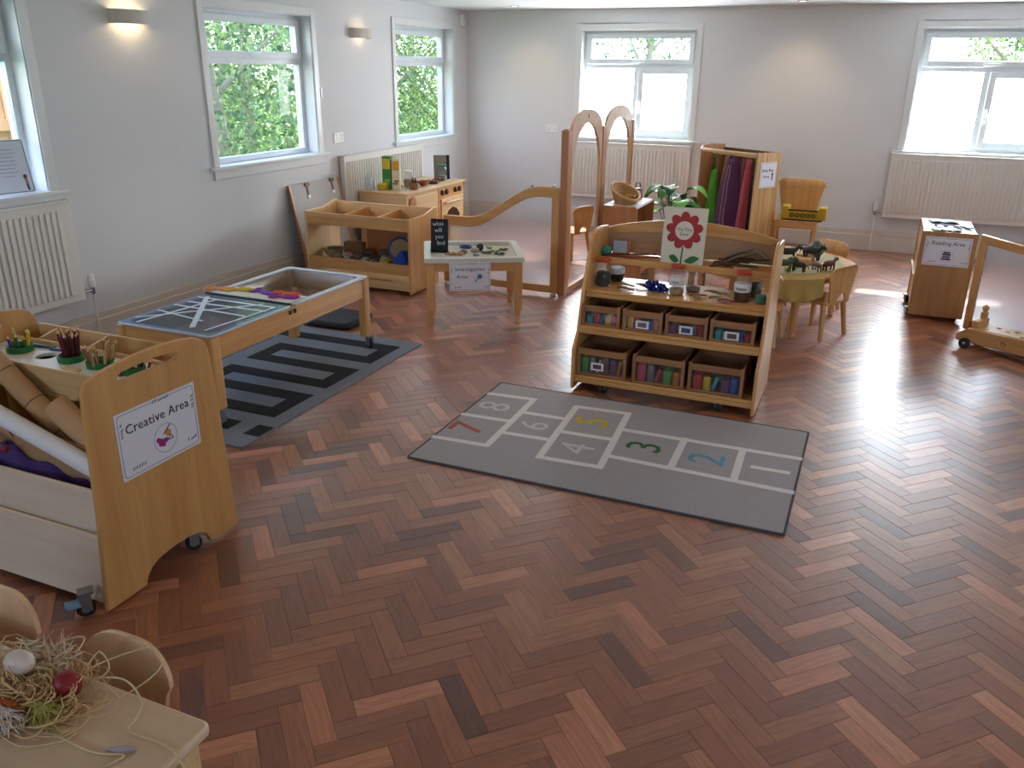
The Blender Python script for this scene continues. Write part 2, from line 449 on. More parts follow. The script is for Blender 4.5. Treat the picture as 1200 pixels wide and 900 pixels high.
for d, b in near[:300]:
    o = bpy.data.objects.new('block', rb.choice(VAR)); COL.objects.link(o); o.parent = floor
    o.location = (b[0], b[1], rb.uniform(-.0005, .0003)); o.rotation_euler = (0, 0, b[2]+rb.choice((0, PI)))
me = block_mesh('parquet_blocks', [(b[0], b[1], b[2], tint(), (rb.uniform(0, 90), rb.uniform(0, 90))) for d, b in near[300:]])
o = link('parquet_blocks', me, floor); o['kind'] = 'stuff'

# windows ----------------------------------------------------------
WN = [0]
def window(kind, lo, hi, along, base=None, out=None):
    """along 'x': wall runs in x; along 'y': wall runs in y; base = inner wall face, out = outward sign"""
    if base is None: base, out = (YB, 1) if along == 'x' else (XL, -1)
    WN[0] += 1
    root = bpy.data.objects.new('window_%d' % WN[0], None); COL.objects.link(root)
    loc = ((lo+hi)/2, base, ZS0) if along == 'x' else (base, (lo+hi)/2, ZS0)
    root.location = loc; root['kind'] = 'structure'; ROOT[root.name] = Matrix.Translation(loc)
    def B(mb, u0, u1, z0, z1, d0, d1, mi=0):   # d = depth outward from the inner wall face
        p, q = sorted((base+out*d0, base+out*d1))
        if along == 'x': mb.box(u0, u1, p, q, z0, z1, mi)
        else: mb.box(p, q, u0, u1, z0, z1, mi)
        return mb
    D0, D1 = .105, .165
    f = MB(); F = .045
    B(f, lo, lo+F, ZS0, ZS1, D0, D1); B(f, hi-F, hi, ZS0, ZS1, D0, D1)
    B(f, lo+F, hi-F, ZS1-F, ZS1, D0, D1); B(f, lo+F, hi-F, ZS0, ZS0+.045, D0, D1)
    B(f, lo+F, hi-F, 1.70, 1.755, D0, D1)
    mid = None
    if kind == 2:
        mid = lo+.60; B(f, mid-.03, mid+.03, ZS0+.045, 1.70, D0, D1)
    build(f, 'window_frame', UPVC, root, bevel=.005)
    def sash(a, b, z0, z1, wd, glass, handle=None):
        s = MB(); d0, d1 = D0-.018, D0+.04
        B(s, a, a+wd, z0, z1, d0, d1); B(s, b-wd, b, z0, z1, d0, d1); B(s, a+wd, b-wd, z0, z0+wd, d0, d1); B(s, a+wd, b-wd, z1-wd, z1, d0, d1)
        so = build(s, 'sash', UPVC, root, bevel=.006)
        g = build(B(MB(), a+wd-.004, b-wd+.004, z0+wd-.004, z1-wd+.004, D0+.012, D0+.018), 'pane', glass, so, smooth=0)
        if handle == 'h':
            c = (a+b)/2
            h = MB(); B(h, c-.07, c+.07, z0+.012, z0+.032, d0-.026, d0-.012); B(h, c-.02, c+.02, z0+.008, z0+.036, d0-.014, d0)
            build(h, 'window_handle', WHITEP, so, bevel=.004)
        if handle == 'v':
            h = MB(); zc = (z0+z1)/2-.05; B(h, a+.012, a+.03, zc-.07, zc+.05, d0-.03, d0-.014); B(h, a+.008, a+.034, zc+.01, zc+.06, d0-.016, d0)
            build(h, 'window_handle', WHITEP, so, bevel=.004)
    fg = FROST_GLOW if kind == 2 else GLASS
    sash(lo+F-.01, hi-F+.01, 1.745, ZS1-F+.01, .05, GLASS, 'h')
    if kind == 2:
        g = build(B(MB(), lo+F, mid-.03, ZS0+.045, 1.70, D0+.02, D0+.026), 'pane', FROST_GLOW, root, smooth=0, label='frosted glass pane')
        sash(mid+.02, hi-F+.01, ZS0+.04, 1.705, .058, FROST_GLOW, 'v')
    else:
        g = build(B(MB(), lo+F, hi-F, ZS0+.045, 1.70, D0+.02, D0+.026), 'pane', GLASS, root, smooth=0)
    # reveal lining, outer blue-white reveal, trim, sill
    l = MB(); e = .006
    B(l, lo, lo+e, ZS0, ZS1, -.002, .172); B(l, hi-e, hi, ZS0, ZS1, -.002, .172); B(l, lo, hi, ZS1-e, ZS1, -.002, .172)
    build(l, 'reveal', GLOSSW, root, smooth=0)
    a = MB(); T = .062
    B(a, lo-T, lo, ZS0, ZS1+T, -.014, 0); B(a, hi, hi+T, ZS0, ZS1+T, -.014, 0); B(a, lo, hi, ZS1, ZS1+T, -.014, 0)
    build(a, 'architrave', GLOSSW, root, bevel=.004)
    s = MB(); B(s, lo-T-.05, hi+T+.05, ZS0-.022, ZS0+.002, -.045, 0); B(s, lo, hi, ZS0-.022, ZS0+.002, 0, D0+.01)
    build(s, 'window_sill', GLOSSW, root, bevel=.005)
    s = MB(); B(s, lo-T, hi+T, ZS0-.09, ZS0-.024, -.014, 0)
    build(s, 'apron', GLOSSW, root, bevel=.003)
    if kind == 1:      # sky portal: only guides sampling of the daylight through the clear panes
        L = bpy.data.lights.new('portal', 'AREA'); L.shape = 'RECTANGLE'; L.size = hi-lo; L.size_y = ZS1-ZS0; L.cycles.is_portal = True
        lo_ = bpy.data.objects.new('portal', L); COL.objects.link(lo_)
        n = Vector((0, -out, 0)) if along == 'x' else Vector((-out, 0, 0))
        lo_.location = Vector((loc[0], loc[1], (ZS0+ZS1)/2))-n*.17; lo_.rotation_euler = n.to_track_quat('-Z', 'Z').to_euler()
    return root
window(1, W1[0], W1[1], 'y'); window(1, W2[0], W2[1], 'y'); window(1, W3[0], W3[1], 'y')
window(2, W4[0], W4[1], 'x'); window(2, W5[0], W5[1], 'x')
for a, b in WR: window(1, a, b, 'y', XR, 1)  # added out-of-view windows that brighten the foreground
for a, b in WF: window(1, a, b, 'x', YF, -1)

# skirting
def skirting(name, plane, u0, u1):
    r = MB(); l = MB()
    if plane == 'y':
        l.box(XL, XL+.034, u0, u1, 0, .155); r.box(XL, XL+.014, u0, u1, .155, .195)
    else:
        l.box(u0, u1, YB-.034, YB, 0, .155); r.box(u0, u1, YB-.014, YB, .155, .205)
    root = bpy.data.objects.new(name, None); COL.objects.link(root); root['kind'] = 'structure'
    loc = (XL, (u0+u1)/2, 0) if plane == 'y' else ((u0+u1)/2, YB, 0)
    root.location = loc; ROOT[root.name] = Matrix.Translation(loc)
    build(l, 'skirting_board', SKIRT, root, bevel=.006); build(r, 'pipe_boxing', SKIRT, root, bevel=.004)
skirting('baseboard_left', 'y', YF, YB-.034); skirting('baseboard_back', 'x', XL+.034, XR)

# radiators
def radiator(label, plane, u0, u1, z0, z1, valve=None):
    loc = (XL+.06, (u0+u1)/2, z0) if plane == 'y' else ((u0+u1)/2, YB-.06, z0)
    t = thing('radiator', label, 'radiator', loc)
    def B(mb, a, b, za, zb, d0, d1):
        if plane == 'y': mb.box(XL+d0, XL+d1, a, b, za, zb)
        else: mb.box(a, b, YB-d1, YB-d0, za, zb)
        return mb
    p = MB(); B(p, u0, u1, z0, z1, .06, .072); build(p, 'panel', RAD, t, bevel=.006)
    r = MB(); n = int((u1-u0-.06)/.04)
    for i in range(n):
        a = u0+.035+i*.04
        B(r, a, a+.024, z0+.045, z1-.05, .072, .082)
    q = build(r, 'ribs', RAD, t, bevel=.005); q['kind'] = 'stuff'
    B2 = MB(); B(B2, u0+.004, u0+.02, z0+.01, z1-.01, .02, .06); B(B2, u1-.02, u1-.004, z0+.01, z1-.01, .02, .06); B(B2, u0, u1, z1-.004, z1+.006, .016, .08)
    build(B2, 'casing', RAD, t, bevel=.003)
    for a in (u0+.2, u1-.2):
        build(B(MB(), a-.02, a+.02, z0+.1, z1-.1, 0, .06), 'bracket', RAD, t)
    if valve is not None:
        c = (XL+.045, valve, z0+.06) if plane == 'y' else (valve, YB-.045, z0+.06)
        d = 1 if valve > u1 else -1
        v = MB(); v.lathe([(.019, .0), (.021, .02), (.02, .07), (.014, .085)], c, 14)
        vo = build(v, 'valve', WHITEP, t)
        k = MB(); k.lathe([(.01, -.045), (.014, -.035), (.014, -.005), (.01, 0)], c, 12)
        e = (c[0], u1 if d > 0 else u0, c[2]-.02) if plane == 'y' else (u1 if d > 0 else u0, c[1], c[2]-.02)
        k.tube([(c[0], c[1], c[2]-.02), e], .009, 8)
        build(k, 'valve_body', CHROME, vo)
        pz = .155 if plane == 'y' else .155
        build(MB().tube([(c[0], c[1], c[2]-.045), (c[0], c[1], 0 if abs(c[0]-XL) > .05 and plane == 'y' else pz-.15)], .0075, 8), 'pipe', RAD, t)
    return t
radiator('white ribbed radiator under the nearest left window with a grey valve', 'y', 2.2, 3.62, .315, .925, 3.70)
radiator('white ribbed radiator behind the toy kitchen on left wall', 'y', 6.52, 7.98, .335, .935)
radiator('white ribbed radiator under the back window behind the arched screens', 'x', -3.2, -1.86, .34, .935)
radiator('white ribbed radiator under the right back window behind reading box', 'x', .085, 1.55, .345, .955, .02)

# wall lamps, sockets, sensor
def wall_lamp(y, label, watts):
    t = thing('wall_lamp', label, 'wall lamp', (XL, y, 1.93))
    prof = [(0.0, -.155), (.05, -.145), (.078, -.11), (.092, -.05), (.095, 0), (.092, .05), (.078, .11), (.05, .145), (0.0, .155)]
    pr_ = [(XL+a, y+b*.93) for a, b in prof]
    inn = [(XL+max(a-.01, .002), y+b*.86) for a, b in prof]
    m = MB(); n = len(pr_)
    vs = [(q[0], q[1], z) for z in (1.93, 2.012) for q in pr_]+[(q[0], q[1], z) for z in (1.93, 2.012) for q in inn]
    fs = []
    for i in range(n-1):
        fs += [[i, i+1, n+i+1, n+i], [2*n+i, 3*n+i, 3*n+i+1, 2*n+i+1], [i, 2*n+i, 2*n+i+1, i+1], [n+i, n+i+1, 3*n+i+1, 3*n+i]]
    m.add(vs, fs)
    build(m, 'lamp_shade', plain('plaster_shade', '#c9c2ba', .8, var=.02), t)
    build(MB().tube([(XL+.04, y, 1.95), (XL+.04, y, 1.99)], .014, 10), 'bulb', emit('warm_bulb', (1, .78, .5), 14), t)
    build(MB().box(XL, XL+.03, y-.03, y+.03, 1.955, 1.985), 'lamp_bracket', WHITEP, t)
    L = bpy.data.lights.new('lamp_light', 'POINT'); L.energy = watts; L.color = (1, .74, .42); L.shadow_soft_size = .016
    lo = bpy.data.objects.new('lamp_light', L); COL.objects.link(lo); lo.parent = t; lo.location = (.06, 0, .04)
wall_lamp(4.32, 'half-round plaster wall lamp glowing warm beside the nearest window', 1.8)
wall_lamp(6.96, 'half-round plaster wall lamp between the two farther left windows', .25)
def downlight(x, y, label, watts, aim=None):
    t = thing('ceiling_downlight', label, 'downlight', (x, y, ZC))
    build(MB().prism([circle(x, y, .045, 24), circle(x, y, .032, 24)], 'xy', ZC-.006, ZC), 'trim_ring', CHROME, t)
    build(MB().prism([circle(x, y, .032, 24)], 'xy', ZC-.003, ZC-.0005), 'lamp_lens', emit('downlight_lens', (1, .86, .66), 12), t)
    L = bpy.data.lights.new('downlight_light', 'SPOT'); L.energy = watts; L.color = (1, .70, .38); L.spot_size = 1.5; L.spot_blend = .9; L.shadow_soft_size = .03
    lo = bpy.data.objects.new('downlight_light', L); COL.objects.link(lo); lo.parent = t; lo.location = (0, 0, -.012)
    if aim: lo.rotation_euler = (Vector(aim)).to_track_quat('-Z', 'Y').to_euler()
downlight(-3.68, 8.62, 'small round ceiling downlight leftmost, near the back corner', 10, (0, .5, -1))
downlight(-2.25, 8.62, 'small round ceiling downlight above the middle back window', 5, (0, .2, -1))
downlight(-.86, 8.62, 'small round ceiling downlight rightmost, between the back windows', 13, (0, .5, -1))
rows = ['in the row above the crate shelf', 'in the row above the hopscotch rug', 'in the row above the near table', 'in the row behind the viewer']
cols_ = ['leftmost ceiling downlight', 'second ceiling downlight from the left', 'third ceiling downlight from the left', 'rightmost ceiling downlight']
for j, y in enumerate((6.3, 4.0, 1.7)):
    for i, x in enumerate((-3.68, -2.25, -.86, .9)):
        downlight(x, y, cols_[i]+' '+rows[j], DOWN_W*(1, 1, .75)[j])
def socket(label, c, plane, gang=2):
    t = thing('wall_socket', label, 'socket', c)
    w_ = .073; h_ = .043
    m = MB(); x, y, z = c
    def B(mb, a0, a1, z0, z1, d0, d1):
        if plane == 'y': mb.box(XL+d0, XL+d1, y+a0, y+a1, z+z0, z+z1)
        else: mb.box(x+a0, x+a1, YB-d1, YB-d0, z+z0, z+z1)
        return mb
    build(B(m, -w_, w_, 0, 2*h_, 0, .01), 'plate', WHITEP, t, bevel=.003)
    for s_ in (-.036, .036):
        build(B(MB(), s_-.009, s_+.009, .058, .075, .01, .015), 'rocker', WHITEP, t, bevel=.001)
        h = MB()
        for a in (-.011, .011): B(h, s_+a-.0035, s_+a+.0035, .022, .027, .0098, .0104)
        B(h, s_-.002, s_+.002, .038, .047, .0098, .0104)
        build(h, 'pin_holes', BLACK, t)
socket('white double socket on left wall between two windows', (XL, 6.55, 1.05), 'y')
socket('white double socket on back wall left of the arched screens', (-3.45, YB, 1.02), 'x')
one(MB().box(XL, XL+.012, 6.32, 6.345, 1.44, 1.52), 'wall_clip', WHITEP, 'small white clip on left wall right of the second window', 'clip', bevel=.003)
one(MB().box(XL, XL+.05, 9.0, 9.06, 2.12, 2.24), 'motion_sensor', WHITEP, 'small white motion sensor high in the back left corner', 'sensor', bevel=.01)

# ------------------------------------------------------------------ outside
GRASS = plain('grass_green', '#5c7a38', .9, var=.3, scale=3)
struct(build(MB().box(-40, 40, -20, 60, -.5, -.4), 'ground', GRASS, smooth=0))
LEAFS = [leafmat('leaf_a', '#466638', '#9fb46c'), leafmat('leaf_b', '#3a5438', '#86a070'), leafmat('leaf_c', '#4f7a34', '#b4c468')]
BARK = plain('bark', '#8c8270', .9, var=.3, scale=14, bump=.4)
def tree(label, x, y, h, r, n, lm, cz=None, leaf=.1, zr=None, branches=6):
    t = thing('tree', label, 'tree', (x, y, -.4), 0, None)
    rg = random.Random(int(x*37+y*101))
    cz = cz or h*.6; zr = zr or h*.45
    tr = MB(); top = Vector((x+rg.uniform(-.2, .2), y+rg.uniform(-.3, .3), h*.8))
    tr.tube([(x, y, -.4), Vector((x, y, .6)).lerp(top, .1), Vector((x, y, .3)).lerp(top, .5), top], [.11, .09, .06, .02], 8)
    for i in range(branches):
        z0 = rg.uniform(.5, h*.6); a = rg.uniform(0, 2*PI); L = r*rg.uniform(.5, .95)
        b0 = Vector((x, y, z0)); tr.tube([b0, b0+Vector((math.cos(a)*L*.5, math.sin(a)*L*.5, L*.45)), b0+Vector((math.cos(a)*L, math.sin(a)*L, L*.9))], [.04, .028, .01], 6)
    build(tr, 'trunk', BARK, t)
    vs, fs = [], []
    for i in range(int(n*2.1)):
        while True:
            d = Vector((rg.uniform(-1, 1), rg.uniform(-1, 1), rg.uniform(-1, 1)))
            if .25 < d.length < 1: break
        c = Vector((x+d.x*r, y+d.y*r, max(-.3, cz+d.z*zr)))
        s_ = .5*leaf*rg.uniform(.6, 1.3)
        a = Vector((rg.uniform(-1, 1), rg.uniform(-1, 1), rg.uniform(-1, .4))).normalized()*s_
        b = a.orthogonal().normalized(); b.rotate(Matrix.Rotation(rg.uniform(0, 6.28), 3, a)); b *= s_*.38
        o_ = len(vs); vs += [c-a*.5, c+b, c+a*.6, c-b]; fs.append((o_, o_+1, o_+2, o_+3))
    me = bpy.data.meshes.new('foliage'); me.from_pydata([tuple(ROOT[t.name].inverted() @ v) for v in vs], [], fs); me.materials.append(lm); me.update()
    o = link('foliage', me, t); o['kind'] = 'stuff'
    return t
tree('bushy green tree beyond the fence outside the nearest left window', -7.6, 4.2, 4.2, 1.1, 3500, LEAFS[0])
tree('slim loose-leaved tree left in the second window', -7.0, 7.9, 4.6, 1.15, 2600, LEAFS[1], 2.0, .13)
tree('pale sunlit tree in the middle of the second window', -7.9, 9.4, 5.0, 1.3, 3600, LEAFS[0], 2.0, .12)
tree('leafy tree right in the second window', -8.6, 11.2, 5.0, 1.4, 4200, LEAFS[2], 2.0, .11)
tree('dense green bush seen left in the third window', -6.9, 11.4, 3.8, 1.1, 4600, LEAFS[1], 1.5, .09)
tree('bright yellow-green bush seen right in the third window', -6.3, 12.3, 4.0, 1.15, 5600, LEAFS[2], 1.5, .085)
tree('tall background tree far behind the third window', -8.6, 15.2, 6.0, 2.2, 5200, LEAFS[0], 2.6, .14)
tree('tall background tree far behind the second window', -11.5, 13.2, 6.0, 2.4, 5200, LEAFS[1], 2.6, .14)
tree('tall background tree far behind the nearest window', -11.8, 8.6, 6.0, 2.2, 4200, LEAFS[2], 2.6, .14)
tree('green tree top seen through the right back window fanlight', 1.75, 15.0, 4.6, .85, 2400, LEAFS[0], 2.0, .14)
tree('thin-leaved tree seen through the middle back window fanlight', -4.6, 17.5, 4.2, 1.2, 900, LEAFS[1], 2.2, .16)
def garden_fence():
    t = thing('garden_fence', 'tan board garden fence outside the nearest left window', 'fence', (-6.3, 4.6, -.4))
    for i in range(14):
        y = 3.2+i*.15
        build(MB().box(-6.31, -6.29, y, y+.14, -.4, 1.62+.015*(i % 2)), 'board', wood('fence_tan', '#c79a6a', '#a97d50', 'z', .8), t)
    build(MB().box(-6.29, -6.25, 3.2, 5.3, .3, .38).box(-6.29, -6.25, 3.2, 5.3, 1.2, 1.28), 'rail', wood('fence_tan', '#c79a6a', '#a97d50', 'z', .8), t)
garden_fence()

# ------------------------------------------------------------------ shared small makers
def castor(parent, x, y, r=.027, ztop=.09, rz=0.0, brake=None, world_M=None, z0=0.0):
    """wheel on a fork; parts of parent: castor > wheel (+ brake_lever)"""
    M = (world_M or Matrix.Identity(4)) @ Matrix.Translation((x, y, z0)) @ Matrix.Rotation(rz, 4, 'Z')
    ztop -= z0
    f = MB()
    f.box(-.017, -.011, -.014, .02, r*.8, ztop-.006, M=M).box(.011, .017, -.014, .02, r*.8, ztop-.006, M=M).box(-.022, .022, -.018, .03, ztop-.008, ztop, M=M)
    c = build(f, 'castor', STEEL, parent)
    wl = MB(); R = M @ Matrix.Translation((0, 0, r)) @ Matrix.Rotation(PI/2, 4, 'Y')
    wl.lathe([(r*.55, -.009), (r*.93, -.009), (r, -.005), (r, .005), (r*.93, .009), (r*.55, .009)], n=18, M=R)
    build(wl, 'wheel', RUBBER, c)
    h = MB(); h.lathe([(r*.5, -.0105), (r*.52, -.008), (r*.52, .008), (r*.5, .0105)], n=12, M=R); build(h, 'hub', STEEL, c)
    if brake:
        b = MB(); b.box(-.02, .02, -.06, -.012, r*1.5, r*1.5+.014, M=M); build(b, 'brake_lever', plain('brake_blue', brake, .4), c, bevel=.004, label='blue brake lever')
    return c
def sign(parent, M, w_, h_, lines, size, icon=None, tone='#e2e1ea', name='sign', border='#8f93a8', sprigs=True):
    """flat laminated sign; M places its centre, x right, y up, z out"""
    Rm = ROOT[parent.name]
    s = build(MB().box(-w_/2, w_/2, -h_/2, h_/2, 0, .0022, M=M), name, plain('sign_'+tone.strip('#'), tone, .35, var=.02), parent, label='laminated sign with a printed heading')
    rx = (M.to_3x3() @ Vector((1, 0, 0))); uy = (M.to_3x3() @ Vector((0, 1, 0)))
    b = MB(); t = .0025; i = .008
    b.prism([rrect(-w_/2+i, w_/2-i, -h_/2+i, h_/2-i, .012), rrect(-w_/2+i+t, w_/2-i-t, -h_/2+i+t, h_/2-i-t, .010)], 'xy', .0022, .0028, M=M)
    build(b, 'border', plain('sign_border', border, .6), s)
    for txt, ox_, oy_, k in lines:
        p = M @ Vector((ox_*w_, oy_*h_, .003)); text(txt, size*k, p, rx, uy, INK, s, extrude=.0006, space=1.06)
    if sprigs:
        g = MB(); rg = random.Random(5)
        for cx, cy, n, hz in ((-.38, -.40, 5, 1), (.33, -.38, 4, 1), (-.05, .43, 6, 1), (.43, .1, 4, 0), (-.45, .12, 4, 0)):
            for q in range(n):
                a = rg.uniform(.4, 1.2); L = .016*w_/.34
                x, y = (cx*w_+(q*.012 if hz else 0)*w_/.34, cy*h_+(0 if hz else q*.013*w_/.34))
                dx, dy = math.cos(a)*L, math.sin(a)*L; nx, ny = -dy*.25, dx*.25
                g.prism([[(x, y), (x+dx*.5+nx, y+dy*.5+ny), (x+dx, y+dy), (x+dx*.5-nx, y+dy*.5-ny)]], 'xy', .0022, .0028, M=M)
        lp = build(g, 'leaf_print', plain('sprig_ink', '#8d9098', .7), s); lp['kind'] = 'stuff'
    if icon: icon(s, M, w_, h_)
    return s
def disc(mb, cx, cy, r, M, z=.0028, n=18, t=.0005): return mb.prism([circle(cx, cy, r, n)], 'xy', z, z+t, M=M)
def ring(mb, cx, cy, r, wd, M, z=.0024): return mb.prism([circle(cx, cy, r, 28), circle(cx, cy, r-wd, 28)], 'xy', z, z+.0005, M=M)
def stroke(mb, pts, wd, M, z=.003, t=.0005):
    for (x0, y0), (x1, y1) in zip(pts, pts[1:]):
        d = Vector((x1-x0, y1-y0)).normalized()*(wd/2); n = Vector((-d.y, d.x))
        mb.prism([[(x0-d.x*.6+n.x, y0-d.y*.6+n.y), (x0-d.x*.6-n.x, y0-d.y*.6-n.y), (x1+d.x*.6-n.x, y1+d.y*.6-n.y), (x1+d.x*.6+n.x, y1+d.y*.6+n.y)]], 'xy', z, z+t, M=M)
    return mb

# ------------------------------------------------------------------ hopscotch rug
def hopscotch():
    t = thing('hopscotch_rug', 'grey rug printed with a white numbered hopscotch in front of the crate shelf', 'rug', (-.97, 3.57, 0))
    z = .007
    build(MB().prism([rrect(-1.812, -.132, 3.04, 4.11, .012)], 'xy', 0.0006, z), 'rug_base', plain('rug_grey', '#a39fa2', .95, var=.1, scale=60, bump=.3), t)
    e = MB(); e.prism([rrect(-1.818, -.126, 3.034, 4.116, .014), rrect(-1.808, -.136, 3.044, 4.106, .01)], 'xy', .0004, z+.0008)
    build(e, 'binding', plain('rug_binding', '#4c4a50', .95), t)
    I = Matrix.Identity(4); L = MB(); W_ = .034
    segs = [((-1.806, 3.925), (-1.545, 3.945)), ((-1.806, 3.60), (-1.535, 3.615)), ((-1.806, 3.285), (-1.53, 3.30)), ((-1.545, 3.945), (-1.53, 3.30)),
            ((-1.545, 3.752), (-1.30, 3.76)), ((-1.53, 3.47), (-1.28, 3.485)), ((-1.30, 3.945), (-1.02, 3.965)), ((-1.30, 3.945), (-1.255, 3.285)), ((-1.255, 3.285), (-.965, 3.30)), ((-1.02, 3.965), (-.965, 3.30)),
            ((-1.285, 3.60), (-1.0, 3.615)), ((-.995, 3.752), (-.14, 3.77)), ((-.975, 3.43), (-.14, 3.41)), ((-.68, 3.772), (-.67, 3.416)), ((-.40, 3.765), (-.388, 3.414))]
    for i, (a, b) in enumerate(segs): stroke(L, [a, b], W_, I, z-.0004, .0012+i*.00009)
    build(L, 'line_print', plain('rug_white', '#dedad8', .95, var=.12, scale=80), t, label='white hopscotch lines')
    for d, c, x, y, sz in (('8', '#c9c4c6', -1.69, 3.765, .25), ('7', '#b4583f', -1.70, 3.455, .25), ('6', '#c9c4c6', -1.405, 3.615, .22), ('5', '#c9b414', -1.15, 3.785, .25), ('4', '#c9c4c6', -1.12, 3.447, .24),
                           ('3', '#2f6b3a', -.83, 3.60, .24), ('2', '#5b9cb8', -.53, 3.59, .24)):
        text(d, sz, (x, y, z+.0006), (0, 1, 0), (-1, 0, 0), plain('rug_ink'+d, c, .95, var=.12, scale=80), t, name='number_print', label='printed numeral '+d, extrude=.0008)
    build(stroke(MB(), [(-.33, 3.592), (-.175, 3.597)], .03, I, z, .0012), 'number_print', plain('rug_white', '#dedad8', .95), t, label='printed numeral 1')
hopscotch()

# maze rug under the water table
def maze_rug():
    t = thing('maze_rug', 'grey rug with a black meander pattern under the water tray table', 'rug', (-3.26, 3.68, 0))
    z = .007; x0, x1, y0, y1 = -3.95, -2.575, 2.80, 4.555
    build(MB().prism([rrect(x0, x1, y0, y1, .02)], 'xy', .0006, z), 'rug_base', plain('rug_bluegrey', '#757c88', .95, var=.1, scale=60, bump=.3), t)
    bars = MB(); I = Matrix.Identity(4); R_ = -2.665; Lf = -3.42; hgt = .108
    ys = [4.375, 4.125, 3.90, 3.665, 3.445, 3.21]
    for i, y in enumerate(ys): bars.box(Lf-.4 if i in (0, 5) else Lf, R_, y-hgt/2, y+hgt/2, z, z+.001)
    for i in (0, 2, 4): bars.box(R_-.10, R_, ys[i+1]+hgt/2, ys[i]-hgt/2, z, z+.001)
    for i in (1, 3): bars.box(Lf, Lf+.10, ys[i+1]+hgt/2, ys[i]-hgt/2, z, z+.001)
    bars.box(Lf-.4, -2.78, 2.94, 3.05, z, z+.001).box(-2.66-.015, -2.58, 2.93, 3.05, z, z+.001)
    build(bars, 'meander_print', plain('rug_black', '#131519', .95, var=.1, scale=60), t, label='black meander bars')
maze_rug()
def stick(a, b, r=.004): return MB().tube([a, b], r, 6)

# ------------------------------------------------------------------ creative trolley
def trolley():
    t = thing('craft_trolley', 'wooden art trolley with a slotted end panel and Creative Area sign', 'trolley', (-2.55, 1.92, 0))
    out = [(1.602, .014), (1.765, .014), (1.778, .045), (1.80, .068), (1.835, .083), (1.90, .09), (1.98, .09), (2.03, .08), (2.06, .06), (2.075, .035), (2.082, .014), (2.228, .014),
           (2.20, .60), (2.19, .71), (2.183, .755), (2.165, .785), (2.13, .805), (2.05, .818), (1.95, .825), (1.85, .822), (1.76, .813), (1.70, .803), (1.668, .788), (1.653, .76), (1.647, .70), (1.63, .35)]
    slot = [(1.80, .757), (2.03, .757), (2.043, .762), (2.045, .775), (2.03, .784), (1.92, .79), (1.80, .784), (1.784, .778), (1.783, .763)]
    for xa in (-2.128, -2.99):
        build(MB().prism([out, slot], 'yz', xa, xa+.018), 'end_panel', honey('z'), t, bevel=.004, smooth=40)
    X0, X1 = -2.972, -2.128
    holes = [circle(x, 1.985, .037, 20) for x in (-2.82, -2.685, -2.56, -2.42, -2.27)]
    build(MB().prism([[(X0, 1.892), (X1, 1.892), (X1, 2.075), (X0, 2.075)]]+holes, 'xy', .688, .70), 'tray_top', WHITEP, t, label='white cup tray with round holes')
    build(MB().prism([[(1.884, .704), (1.892, .704), (1.915, .60), (1.905, .60)]], 'yz', X0, X1), 'tray_front', pale('x'), t, bevel=.002)
    build(MB().box(X0, X1, 1.90, 2.19, .59, .60), 'tray_bottom', pale('x'), t)
    build(MB().box(X0, X1, 2.078, 2.088, .60, .715), 'box_front', pale('x'), t, bevel=.002)
    build(MB().box(X0, X1, 2.188, 2.198, .60, .735), 'box_back', pale('x'), t, bevel=.002)
    for x in (-2.86, -2.60, -2.34):
        build(MB().prism([[(2.088, .60), (2.188, .60), (2.188, .73), (2.088, .71)]], 'yz', x-.004, x+.004), 'divider', pale('y'), t)
    build(MB().box(X0, X1, 2.0, 2.01, .21, .59), 'bin_back', honey('x'), t)
    build(MB().box(X0, X1, 1.69, 2.0, .20, .21), 'bin_floor', pale('x'), t)
    build(MB().prism([[(1.692, .395), (1.704, .395), (1.688, .215), (1.676, .215)]], 'yz', X0, X1), 'front_board', birch('x'), t, bevel=.003)
    build(MB().prism([[(1.658, .25), (1.671, .25), (1.63, .026), (1.616, .026)]], 'yz', X0, X1), 'front_board', birch('x'), t, bevel=.003)
    build(MB().box(X0, X1, 1.67, 2.17, .095, .11), 'base_board', pale('x'), t)
    build(MB().box(X0, X1, 2.17, 2.18, .09, .55), 'back_board', pale('x'), t)
    castor(t, -2.175, 1.572, .03, .095, -.64, brake='#6d96bd'); castor(t, -2.147, 2.03, .03, .095, -.75)
    castor(t, -2.93, 1.66, .027, .095, .3, brake='#5d86ad'); castor(t, -2.93, 2.06, .027, .095, .8)
    def icon(s, M, w_, h_):
        g = MB(); ring(g, .02, -.035, .052, .0018, M); build(g, 'circle_print', plain('sign_border', '#8f93a8', .6), s)
        g = MB(); rg = random.Random(3)
        for q in range(7): disc(g, .003+rg.uniform(-.017, .017), -.042+rg.uniform(-.014, .014), .009, M, .0026+q*.0001)
        build(g, 'paint_splash', plain('magenta_ink', '#a0267e', .6), s)
        g = MB(); stroke(g, [(.012, -.02), (.045, .008)], .004, M); build(g, 'brush_print', INK, s)
        g = MB(); disc(g, .033, -.02, .013, M); build(g, 'orange_splash', plain('orange_ink', '#d98a4a', .6), s)
        g = MB(); stroke(g, [(.03, -.045), (.042, -.03), (.052, -.047), (.03, -.045)], .003, M); build(g, 'palette_print', INK, s)
    sign(t, frame_M((-2.1098, 1.917, .538), (0, 1, 0), (0, 0, 1)), .35, .235, [('Creative Area', 0.0, .22, 1)], .046, icon)
trolley()
def cup(x, y, label, kind):
    t = thing('pencil_cup', label, 'cup', (x, y, .602), 0, None)
    m = MB().lathe([(.026, 0.602), (.033, .615), (.0355, .699), (.045, .701), (.046, .722), (.042, .724), (.040, .72), (.032, .71), (.028, .61)], (x, y, 0), 20)
    build(m, 'cup_body', GREENP, t)
    return t
